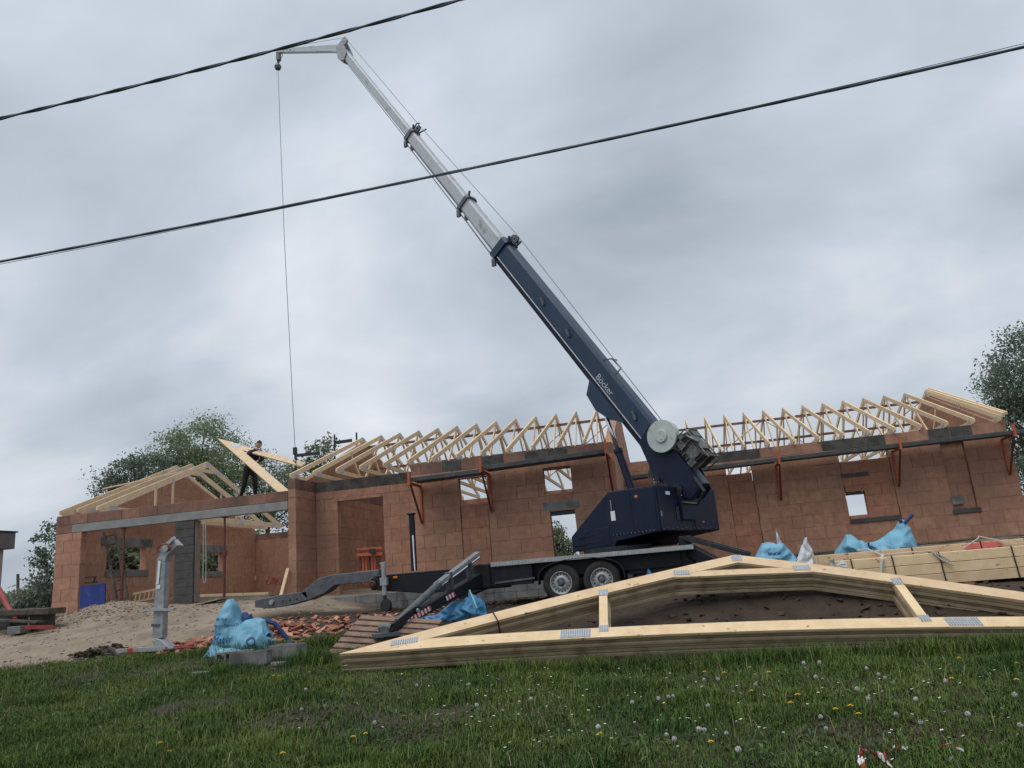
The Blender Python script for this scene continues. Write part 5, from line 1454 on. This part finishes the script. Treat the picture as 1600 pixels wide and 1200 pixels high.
lt = fC(.86, 1.0, -1)
MB().path([lt + Vector((.05, -.02, -.65)), lt + Vector((.02, -.03, -.3)), lt + Vector((-.03, -.02, 0)), at(1413, 818, 15.3), at(1426, 804, 15.3)], .032, 8).build('lifting_loop', 'navy_cloth', bagC)
MB().path([fC(.02, .2, -1), fC(.04, .6, -1) + Vector((0, -.02, 0)), fC(.06, .98, -1)], .025, 6).build('seam', 'navy_cloth', bagC)

# rubble of broken clay blocks
def scatter_shards(name, label, n, fx, m, size, seed, cat='rubble'):
    r = np.random.default_rng(seed); mb = MB()
    for k in range(n):
        x, y, zz = fx(r)
        s_ = size * r.uniform(.4, 1.4)
        R = Matrix.Rotation(r.uniform(0, 6.28), 3, 'Z') @ Matrix.Rotation(r.uniform(-.7, .7), 3, 'X') @ Matrix.Rotation(r.uniform(-.5, .5), 3, 'Y')
        a = [Vector((-s_, -s_ * r.uniform(.3, .8), 0)), Vector((s_ * r.uniform(.5, 1.1), -s_ * r.uniform(.4, .7), 0)), Vector((s_ * r.uniform(.6, 1), s_ * r.uniform(.1, .7), 0)), Vector((-s_ * r.uniform(.1, .8), s_ * r.uniform(.4, .9), 0))]
        c = Vector((x, y, gz(x, y) + zz))
        mb.prism([c + R @ p for p in a], R @ Vector((0, 0, s_ * r.uniform(.15, .4))))
    return tag(mb.build(name, m, kind='stuff'), label, cat)
def f1(r):
    x = -6.9 + r.normal() * .75; y = 12.0 + r.normal() * .5
    return x, y, .24 * math.exp(-((x + 6.9) / .8) ** 2 - ((y - 12.0) / .5) ** 2) * r.random()
scatter_shards('brick_rubble', 'heap of broken orange clay block shards beside the blue bag', 330, f1, 'shard', .085, 3)
def f2(r):
    x = r.uniform(-7.5, -4.2); return x, 13.3 + r.normal() * .35 - (x + 6) * .12, .02
scatter_shards('brick_rubble', 'thin spread of clay shards under the drawbar', 170, f2, 'shard', .05, 4)
def f3(r):
    x = r.normal() * 1.2 - 13.2; y = 16.2 + r.normal() * .6; return x, y, .0
scatter_shards('gravel_heap', 'pebbles over the gravel heap in front of the garage', 900, f3, 'gravel', .03, 6)
def f4(r): return r.uniform(-15, -7), r.uniform(10.6, 16.6), 0
scatter_shards('loose_stones', 'loose stones and clods strewn over the sandy track', 700, f4, 'gravel', .03, 7)
def f5(r): return r.uniform(-6, 7), r.uniform(9.0, 16), 0
scatter_shards('soil_clods', 'dark soil clods strewn over the bare earth', 2200, f5, 'soil_clod', .045, 8)
def f6(r):
    k = r.integers(0, 3); c = ((-3.1, 6.4, 1.3, .6), (-2.0, 5.9, .8, .4), (1.15, 5.35, .6, .4))[k]
    return c[0] + r.normal() * c[2] * .5, c[1] + r.normal() * c[3] * .5, -.005
scatter_shards('soil_clods', 'dark soil clods in the bare patches of the lawn', 700, f6, 'soil_clod', .03, 9)
def f7(r): return -9.4 + r.normal() * .18, 11.6 + r.normal() * .15, .1 * r.random()
scatter_shards('earth_lump', 'dark lump of roots and earth at the lawn edge left of the steel post', 120, f7, 'soil_clod', .06, 10)

# ------------------------------------------------------------------ far left corner
ts = thing('work_bench', 'rough dark bench of boards on blocks at the left edge', 'bench', tuple(at(45, 985, 15.0)))
MB().bar(at(-10, 958, 15), at(90, 954, 15), .5, .13).build('top_beam', 'dark_wood', ts, bevel=.01)
MB().box(at(66, 972, 15.1), (.32, .4, .34)).build('support', 'bitumen', ts, bevel=.01)
MB().box(at(30, 984, 14.6), (.33, .3, .16)).build('support', 'concrete', ts, bevel=.01)
MB().bar(at(-5, 968, 14.7), at(64, 972, 14.7), .3, .04).build('lower_board', 'dark_wood', ts)
tag(MB().prism([at(-30, 960, 15.3), at(18, 958, 15.3), at(14, 995, 15.3), at(-30, 1000, 15.3)], (0, .5, 0)).build('dark_tub', 'black'), 'dark plastic tub under the bench at the left edge', 'tub')
tag(MB().path([at(-12, 905, 15.2), at(0, 924, 15.1), at(10, 945, 15.0), at(20, 962, 14.9), at(27, 967, 14.8)], .06, 10).build('red_pipe', 'conduit', smooth=True), 'bent red corrugated pipe leaning over the bench at the left edge', 'pipe')
tag(MB().bar(at(40, 980, 14.4), at(84, 980, 14.6), .1, .08).build('red_plank', 'conduit'), 'short red timber lying in front of the bench', 'timber')
plank(at(55, 965, 15.6), at(125, 962, 16.6), .3, .04, 'grey_wood', 'grey board lying along the garage corner')
plank(at(92, 978, 15.2), at(126, 971, 16.0), .22, .05, 'grey_wood', 'grey board end below the blue panel')
nb_ = thing('neighbour_canopy', 'corner of a neighbouring flat-roofed grey canopy at the left edge', 'canopy', tuple(at(-40, 960, 19.5)))
c1, c2 = at(25, 832, 19.5), at(24, 857, 19.5)
MB().box((c1.x - 2.5, 18.2, (c1.z + c2.z) / 2 - .01), (5.0, 2.6, c1.z - c2.z)).build('fascia', 'fascia', nb_, bevel=.01)
MB().box((c1.x - 2.52, 18.2, c1.z + .015), (5.1, 2.7, .04)).build('roof_edge', 'black', nb_)
MB().box((at(4, 880, 19.3).x - 1.5, 19.2, c2.z / 2 - .02), (3.0, .2, c2.z)).build('wall', 'stucco', nb_)

# ------------------------------------------------------------------ overhead cables
def span(pts, Y, r, label, twist=0.0, name='overhead_cable'):
    p = [at(x, y, Y) for x, y in pts]
    xs = np.array([q.x for q in p]); zs = np.array([q.z for q in p])
    co = np.polyfit(xs, zs, 2)
    X_ = np.linspace(-30, 30, 240)
    mb = MB()
    for s in ((0,) if not twist else (0, 1)):
        mb.path([(x, Y + (math.sin(x * 6 + s * math.pi) * twist if twist else 0), float(np.polyval(co, x)) + (math.cos(x * 6 + s * math.pi) * twist if twist else 0)) for x in X_], r, 6)
    return tag(mb.build(name, 'cable', smooth=True), label, 'cable', 'overhead cables')
span([(0, 185), (220, 133), (430, 76), (600, 35), (715, 0)], 6.5, .012, 'upper thick twisted overhead cable crossing the jib tip', .010)
span([(0, 409), (400, 330), (700, 273), (1000, 206), (1300, 140), (1600, 74)], 6.5, .0125, 'lower overhead cable crossing the boom', .003)
span([(0, 413), (400, 333), (700, 274), (1000, 205), (1300, 138), (1600, 68.5)], 6.46, .003, 'thin wire running along the lower overhead cable')

# rear scaffold guard rails seen over the porch
gr_ = thing('guard_rail', 'dark scaffold guard rail rising behind the porch roof trusses', 'guard rail', tuple(at(500, 760, 27.0)))
for (x, y0, y1) in ((461, 699, 770), (522.5, 679, 760), (557, 676, 760)): MB().tube(at(x, y0, 27.0), at(x + 1, y1, 27.0), .035, n=8).build('post', 'black', gr_)
for (a, b_) in (((461, 712), (500, 708)), ((522, 692), (550, 688))): MB().bar(at(*a, 27.0), at(*b_, 27.0), .04, .12).build('rail', 'black', gr_)

# ------------------------------------------------------------------ trees and shrubs
def tree(name, label, base, blobs, n_clump, per, leaf, m, group, seed, trunk_r=.16, cat='tree', spread=.30, bare=0):
    r = np.random.default_rng(seed); base = Vector(base)
    root = thing(name, label, cat, tuple(base), group)
    cl = []
    vols = np.array([b[1][0] * b[1][1] * b[1][2] for b in blobs]); vols = vols / vols.sum()
    for k in range(n_clump):
        b = blobs[r.choice(len(blobs), p=vols)]
        d = r.normal(size=3); d /= np.linalg.norm(d); rad = r.uniform(.25, 1.0) ** .5 * r.uniform(.85, 1.12)
        cl.append(np.array(b[0]) + d * rad * np.array(b[1]))
    cl = np.array(cl)
    n = n_clump * per
    cen = np.repeat(cl, per, 0) + np.clip(r.normal(size=(n, 3)), -1.7, 1.7) * spread * np.repeat(r.uniform(.6, 1.35, n_clump), per)[:, None] * np.array([1, 1, .75])
    a = r.normal(size=(n, 3)); a /= np.linalg.norm(a, axis=1)[:, None]
    b = np.cross(a, r.normal(size=(n, 3))); b /= np.linalg.norm(b, axis=1)[:, None] + 1e-9
    sz = leaf * r.uniform(.6, 1.35, n)[:, None]
    v = np.stack([cen - a * sz, cen + b * sz * .5, cen + a * sz, cen - b * sz * .5], 1).reshape(-1, 3)
    me = bpy.data.meshes.new('crown')
    me.vertices.add(n * 4); me.vertices.foreach_set('co', (v - np.array(base)).astype(np.float32).ravel())
    me.loops.add(n * 4); me.loops.foreach_set('vertex_index', np.arange(n * 4, dtype=np.int32))
    me.polygons.add(n); me.polygons.foreach_set('loop_start', np.arange(0, n * 4, 4, dtype=np.int32))
    me.materials.append(M[m]); me.update(calc_edges=True)
    o = bpy.data.objects.new('crown', me); COL.objects.link(o); o.parent = root; ORG[o.name] = ORG[root.name]
    tk_ = MB()
    cz = np.mean([b_[0][2] for b_ in blobs]); cx = np.mean([b_[0][0] for b_ in blobs]); cy = np.mean([b_[0][1] for b_ in blobs])
    mid = Vector((base.x * .6 + cx * .4, base.y * .6 + cy * .4, base.z + (cz - base.z) * .55))
    tk_.path([base - UP * .2, base.lerp(mid, .5) + Vector((.05, 0, 0)), mid, Vector((cx, cy, cz))], [trunk_r, trunk_r * .8, trunk_r * .6, trunk_r * .3], 8)
    for k in r.choice(n_clump, min(n_clump, 26), replace=False):
        e_ = Vector(cl[k]); s0 = mid.lerp(Vector((cx, cy, cz)), r.uniform(0, .9))
        tk_.path([s0, s0.lerp(e_, .5) + Vector((0, 0, .15)), e_], [trunk_r * .28, trunk_r * .16, trunk_r * .05], 5)
    tk_.build('trunk', 'bark', root)
    return root
def blob(x, y, Y, rx, ry, rz): p = at(x, y, Y); return ((p.x, p.y, p.z), (rx, ry, rz))
TG = 'trees behind the house'
p_ = at(320, 900, 34); tree('tree', 'tall bright green tree rising behind the garage trusses', (p_.x, 34, .3), [blob(318, 690, 34, 1.6, 1.8, 1.25), blob(278, 708, 34, 1.4, 1.7, 1.1), blob(350, 740, 34, 1.5, 1.8, 1.6), blob(300, 765, 34, 2.2, 2, 1.8)], 300, 85, .065, 'leaf_light', TG, 1, .22, spread=.32)
p_ = at(215, 900, 32); tree('tree', 'darker bushy tree left of the bright one behind the garage roof', (p_.x, 32, .2), [blob(205, 748, 32, 1.25, 1.5, .85), blob(238, 735, 32, 1.2, 1.5, 1.0), blob(182, 762, 32, .8, 1.1, .5), blob(245, 790, 32, 2, 2, 1.4)], 190, 100, .065, 'leaf_dark', TG, 2, .2, spread=.30)
p_ = at(415, 900, 36); tree('tree', 'loose leafy tree behind the worker with sky showing through', (p_.x, 36, .2), [blob(400, 765, 36, 2.1, 2, 1.9), blob(440, 790, 36, 1.9, 2, 1.9), blob(385, 720, 36, 1.2, 1.5, .9), blob(465, 770, 36, 1.2, 1.4, 1.3)], 200, 60, .065, 'leaf_olive', TG, 3, .2, spread=.34)
p_ = at(505, 900, 34); tree('tree', 'thin bare-topped tree behind the porch trusses', (p_.x, 34, .2), [blob(500, 712, 34, .8, 1, .55), blob(520, 700, 34, .4, .6, .6), blob(480, 735, 34, .9, 1, .5)], 60, 14, .10, 'leaf_olive', TG, 4, .07, spread=.22)
p_ = at(1590, 860, 29); tree('tree', 'large dark green tree beyond the right end of the house', (p_.x + .6, 29, 0), [blob(1590, 600, 29, 1.2, 1.6, 1.3), blob(1640, 575, 29, 1.6, 1.8, 1.7), blob(1615, 665, 29, 1.4, 1.8, 1.7), blob(1650, 740, 29, 1.9, 2, 2), blob(1568, 625, 29, .8, 1.1, .7)], 340, 85, .06, 'leaf_dark', TG, 5, .26, spread=.27)
p_ = at(76, 930, 26); tree('shrub', 'tall loose shrub growing at the left garage corner', (p_.x, 26, .05), [blob(75, 850, 26, .45, .6, 1.0), blob(66, 895, 26, .7, .7, .9), blob(84, 920, 26, .6, .8, .8)], 50, 45, .075, 'leaf_dark', 'shrubs left of the garage', 6, .06, 'shrub', .17)
hx = [(10, 930, 34, 1.7, .9), (40, 925, 31, 1.5, 1.0), (62, 930, 28, 1.1, 1.0), (-25, 930, 32, 1.8, 1.1)]
hl_ = ['dark hedge shrub behind the red pipe at the left edge', 'dark hedge shrub in the gap between canopy and garage', 'dark hedge shrub touching the garage corner', 'dark hedge shrub half hidden behind the neighbouring canopy']
for i, (x, y, Y, rx, rz) in enumerate(hx):
    p_ = at(x, 950, Y); tree('shrub', hl_[i], (p_.x, Y, -.1), [((p_.x, Y, .35), (rx, 1.2, rz * .8)), ((p_.x + .5, Y, .8), (rx * .5, .8, .35))], 120, 60, .085, 'leaf_olive' if i % 2 else 'leaf_dark', 'hedge shrubs at the left edge', 20 + i, .06, 'shrub', .2)
for i, (x, y, r_) in enumerate(((-18.5, 23.2, 1.2), (-19.5, 26.0, 1.5), (-19.8, 29.5, 1.8), (-21.5, 32.5, 2.0), (-17.6, 28.6, 1.4))):
    tree('shrub', 'dense green shrub outside the garage end windows, %s from the front' % ORD[i], (x, y, 0), [((x, y, 1.25), (r_, r_, 1.25)), ((x + .3, y + .4, 2.0), (r_ * .7, r_ * .7, .8))], 210, 55, .10, 'leaf_light' if i % 2 else 'leaf_olive', 'shrubs outside the garage windows', 30 + i, .08, 'shrub', .24)
p_ = at(872, 880, 36); tree('shrub', 'pale shrub seen through the narrow door opening', (p_.x, 36, .1), [blob(872, 852, 36, .7, .8, .75), blob(866, 830, 36, .35, .5, .4)], 80, 40, .07, 'leaf_olive', None, 41, .05, 'shrub', .16)
tag(MB().tube(at(28, 935, 60), at(28, 897, 60), .12, n=8).build('utility_pole', 'bark'), 'distant thin utility pole above the left hedge', 'pole')

# ------------------------------------------------------------------ lawn
def build_grass(name, label, n, sampler, hfun, wid, m, seed):
    r = np.random.default_rng(seed)
    x, y = sampler(r, n)
    k = r.random(len(x)) < grass_mask(x, y) * (.45 + .75 * sstep(-.22, .12, fbm(x * 1.6, y * 1.6, 51)))
    x, y = x[k], y[k]; n = len(x)
    z = ground_z(x, y) - .008
    h = hfun(x, y, r) ; th = r.uniform(0, 2 * np.pi, n); bend = r.uniform(.15, 1.1, n) * h; w = wid * r.uniform(.6, 1.3, n)
    dxx, dyy = np.cos(th), np.sin(th); sx_, sy_ = -dyy, dxx
    c = np.stack([x, y, z], -1)
    s = np.stack([sx_ * w, sy_ * w, np.zeros(n)], -1)
    mid = c + np.stack([dxx * bend * .35, dyy * bend * .35, h * .6], -1)
    tip = c + np.stack([dxx * bend, dyy * bend, h * np.sqrt(np.clip(1 - (bend / h) ** 2 * .5, .3, 1))], -1)
    v = np.stack([c - s, c + s, mid + s * .75, mid - s * .75, tip], 1).reshape(-1, 3)
    o = np.arange(n, dtype=np.int32)[:, None] * 5
    q = (o + np.array([[0, 1, 2, 3]])).ravel(); t = (o + np.array([[3, 2, 4]])).ravel()
    loops = np.concatenate([q, t]).astype(np.int32)
    st = np.concatenate([np.arange(0, 4 * n, 4), 4 * n + np.arange(0, 3 * n, 3)]).astype(np.int32)
    me = bpy.data.meshes.new(name)
    me.vertices.add(5 * n); me.vertices.foreach_set('co', v.astype(np.float32).ravel())
    me.loops.add(len(loops)); me.loops.foreach_set('vertex_index', loops)
    me.polygons.add(2 * n); me.polygons.foreach_set('loop_start', st)
    me.materials.append(M[m]); me.update(calc_edges=True)
    ob = bpy.data.objects.new(name, me); COL.objects.link(ob)
    return tag(ob, label, 'grass', kind='stuff')
def samp_near(r, n):
    u = r.random(n) ** 1.2; y = 3.9 + u * 8.2
    x = y * (r.uniform(-1.08, .62, n)); return x, y
def hgt(x, y, r):
    cl = sstep(-.05, .22, fbm(x * 1.4, y * 1.4, 61)); edge = sstep(1.0, .0, np.abs(y - 8.75)) * sstep(-2.6, -1.2, x) * sstep(-.12, .2, fbm(x * .9 + 4, y * .9, 62))
    return (.022 + .05 * cl + .05 * edge) * r.uniform(.5, 1.6, len(x)) + .012
build_grass('lawn_grass', 'dark green rough grass covering the foreground', 620000, samp_near, hgt, .0032, 'blade', 71)
def hgt2(x, y, r): return r.uniform(.05, .17, len(x))
build_grass('tall_grass', 'taller grass stems and tufts scattered through the lawn', 18000, samp_near, hgt2, .0022, 'blade', 72)
build_grass('dry_stems', 'dry straw coloured stems scattered through the lawn', 2600, samp_near, lambda x, y, r: r.uniform(.05, .2, len(x)), .002, 'straw', 73)
def tufts(r, n):
    c = np.array([(-.9, 8.7), (-.4, 8.8), (.6, 8.72), (1.2, 8.8), (2.1, 8.65), (2.7, 8.7), (3.4, 8.6), (4.1, 8.6), (4.6, 8.6), (-5.6, 10.3), (-5.0, 10.6), (-1.9, 8.55), (-6.6, 10.6), (-4.6, 9.6)])
    k = r.integers(0, len(c), n); return c[k, 0] + r.normal(size=n) * .26, c[k, 1] + r.normal(size=n) * .14
build_grass('edge_tufts', 'long grass tufts along the foot of the truss stack', 15000, tufts, lambda x, y, r: r.uniform(.07, .25, len(x)), .0035, 'blade', 74)
# broad leaves of weeds
wr = np.random.default_rng(75); wm = MB()
for k in range(900):
    y = 4.1 + wr.random() ** 1.2 * 5.5; x = y * wr.uniform(-1.0, .58)
    if grass_mask(x, y) < .25: continue
    z = gz(x, y)
    for j in range(6):
        a = wr.uniform(0, 6.28); L = wr.uniform(.025, .07); d = Vector((math.cos(a), math.sin(a), 0)); s = Vector((-d.y, d.x, 0)) * L * .16
        c = Vector((x, y, z)); u_ = Vector((0, 0, L * wr.uniform(.15, .7)))
        wm.add([c, c + d * L * .5 + s + u_ * .7, c + d * L + u_ * .8, c + d * L * .5 - s + u_ * .7], [(0, 1, 2, 3)])
tag(wm.build('weed_leaves', 'weed', kind='stuff'), 'broad dandelion leaves scattered in the lawn', 'weeds')
# daisies: too many and too small to tell apart
dm = MB(); dr_ = np.random.default_rng(76)
pc_ = [(.75, 5.6, .8, .8), (1.6, 5.2, .8, .7), (-1.5, 5.9, .7, .35), (-1.9, 7.3, .35, .7), (.2, 6.6, 1.0, .5), (2.0, 6.6, 1.2, .7), (-.6, 5.3, .8, .4), (-1.0, 7.6, 1.5, .6), (2.2, 4.6, .5, .3)]
for k in range(620):
    c = pc_[dr_.integers(0, len(pc_))]
    x, y = c[0] + dr_.normal() * c[2] * .7, c[1] + dr_.normal() * c[3] * .7
    if y < 4 or grass_mask(x, y) < .3: continue
    z = gz(x, y) + dr_.uniform(.05, .10); s = dr_.uniform(.006, .0105)
    R = Matrix.Rotation(dr_.uniform(-.6, .2), 3, 'X') @ Matrix.Rotation(dr_.uniform(-.4, .4), 3, 'Y'); cc = Vector((x, y, z))
    dm.k = 0; vs = [cc + R @ Vector((math.cos(t) * s, math.sin(t) * s, .002)) for t in np.linspace(0, 5.5, 8)]
    dm.add(vs, [tuple(range(8))])
    dm.k = 1; vs = [cc + R @ Vector((math.cos(t) * s * .35, math.sin(t) * s * .35, .004)) for t in np.linspace(0, 5.2, 6)]
    dm.add(vs, [tuple(range(6))])
    dm.k = 2; dm.path([(x, y, z - .09), (x, y, z)], .0012, 4)
tag(dm.build('daisies', ['daisy', 'yellow', 'stem'], kind='stuff'), 'tiny white daisies sprinkled over the lawn', 'daisies')

def flower(kind, i, pos, h, s):
    fr_ = np.random.default_rng(900 + i)
    root = thing('dandelion_clock' if kind == 'clock' else 'dandelion', 'white dandelion seed head in the foreground grass' if kind == 'clock' else 'yellow dandelion flower in the foreground grass', 'dandelion', tuple(pos), 'dandelion seed heads' if kind == 'clock' else 'yellow dandelions')
    top_ = Vector(pos) + Vector((fr_.uniform(-.03, .03), fr_.uniform(-.03, .03), h))
    MB().path([pos, Vector(pos).lerp(top_, .5) + Vector((.006, 0, 0)), top_], .0022, 5).build('stem', 'stem', root)
    mb = MB()
    if kind == 'clock':
        for k in range(90):
            d = fr_.normal(size=3); d = Vector(d / np.linalg.norm(d)); e1 = d.orthogonal().normalized(); e2 = d.cross(e1)
            o = top_ + d * s
            q = [o + (e1 * math.cos(a) + e2 * math.sin(a)) * s * .23 for a in (0, 1.57, 3.14, 4.71)]
            mb.add(q, [(0, 1, 2, 3)])
            mb.add([top_ + e1 * .0006, top_ - e1 * .0006, o - e1 * .0006, o + e1 * .0006], [(0, 1, 2, 3)])
        mb.build('seed_head', 'fluff', root)
    else:
        for ring in range(3):
            for k in range(14):
                a = 2 * math.pi * k / 14 + ring * .2; L = s * (1 - .25 * ring)
                d = Vector((math.cos(a), math.sin(a), .12 + .5 * ring)).normalized(); e1 = Vector((-d.y, d.x, 0)) * s * .16
                mb.add([top_, top_ + d * L + e1, top_ + d * L * 1.08, top_ + d * L - e1], [(0, 1, 2, 3)])
        mb.build('petals', 'yellow', root)
clocks = [(1053, 1161), (1109, 1135), (1110, 1157), (1104, 1168), (1143, 1163), (1289, 1157), (1280, 1142), (1361, 1126), (1347, 1109), (1483, 1095), (1451, 1152), (1407, 1142), (1513, 1156), (1440, 1110), (1357, 1067), (1383, 1073), (1393, 1074), (1289, 1050), (1281, 1069), (1256, 1053), (1129, 1088), (1190, 1097), (1105, 1078), (984, 1110), (1050, 1099), (1042, 1100), (735, 1078), (651, 1087), (589, 1141), (836, 1120), (748, 1120), (1596, 1117), (1598, 1176), (477, 1128), (478, 1083), (1062, 1174), (1163, 1199), (940, 1160), (1030, 1122)]
yel = [(1012, 1035), (1172, 1050), (1135, 1062), (1106, 1060), (1183, 1091), (1256, 1099), (1240, 1108), (1317, 1124), (1339, 1121), (1352, 1130), (1507, 1039), (1118, 1180), (1100, 1160), (1585, 1071), (845, 1013), (937, 1020), (556, 1169), (565, 1164), (938, 1159), (268, 1183), (442, 1197), (430, 1059), (439, 1064), (484, 1059), (1205, 1058), (1590, 1050), (253, 1174), (1498, 1075)]
for i, (x, y) in enumerate(clocks):
    g_ = ground_at(x, min(y + 14, 1215)); flower('clock', i, g_, random.uniform(.10, .18), random.uniform(.012, .0175))
for i, (x, y) in enumerate(yel):
    g_ = ground_at(x, min(y + 6, 1215)); flower('yellow', 100 + i, g_, random.uniform(.06, .1), random.uniform(.016, .021))

# barrier tape lying in the grass
def ribbon(pts, w, label, seed):
    mb = MB(); r = np.random.default_rng(seed); acc = 0
    P_ = [Vector(p) for p in pts]
    fine = []
    for i in range(len(P_) - 1):
        for t in np.linspace(0, 1, 9)[:-1]: fine.append(P_[i].lerp(P_[i + 1], t) + Vector(r.normal(size=3) * .004))
    for i in range(len(fine) - 1):
        d = (fine[i + 1] - fine[i]).normalized(); tw = .5 + .5 * math.sin(i * .35)
        s = Vector((0, 0, 1)) * math.cos(tw) + d.cross(Vector((0, 0, 1))).normalized() * math.sin(tw)
        mb.k = (i // 4) % 2
        mb.prism([fine[i] - s * w / 2, fine[i + 1] - s * w / 2, fine[i + 1] + s * w / 2, fine[i] + s * w / 2], d.cross(s).normalized() * .0008)
    return tag(mb.build('barrier_tape', ['red', 'white']), label, 'tape')
def ga(x, y, h): return ground_at(x, y) + UP * h
ribbon([ga(1352, 1210, .02), ga(1346, 1198, .04), ga(1348, 1192, .07), ga(1362, 1194, .06), ga(1385, 1200, .05), ga(1396, 1212, .03)], .035, 'loop of red and white barrier tape in the grass at the bottom edge', 1)
ribbon([ga(1386, 1194, .04), ga(1402, 1186, .05), ga(1422, 1180, .03)], .012, 'short loose end of red and white tape beside the loop', 2)
ribbon([ga(1470, 1176, .03), ga(1490, 1178, .05), ga(1512, 1186, .03)], .012, 'curled scrap of red and white tape right of the loop', 3)
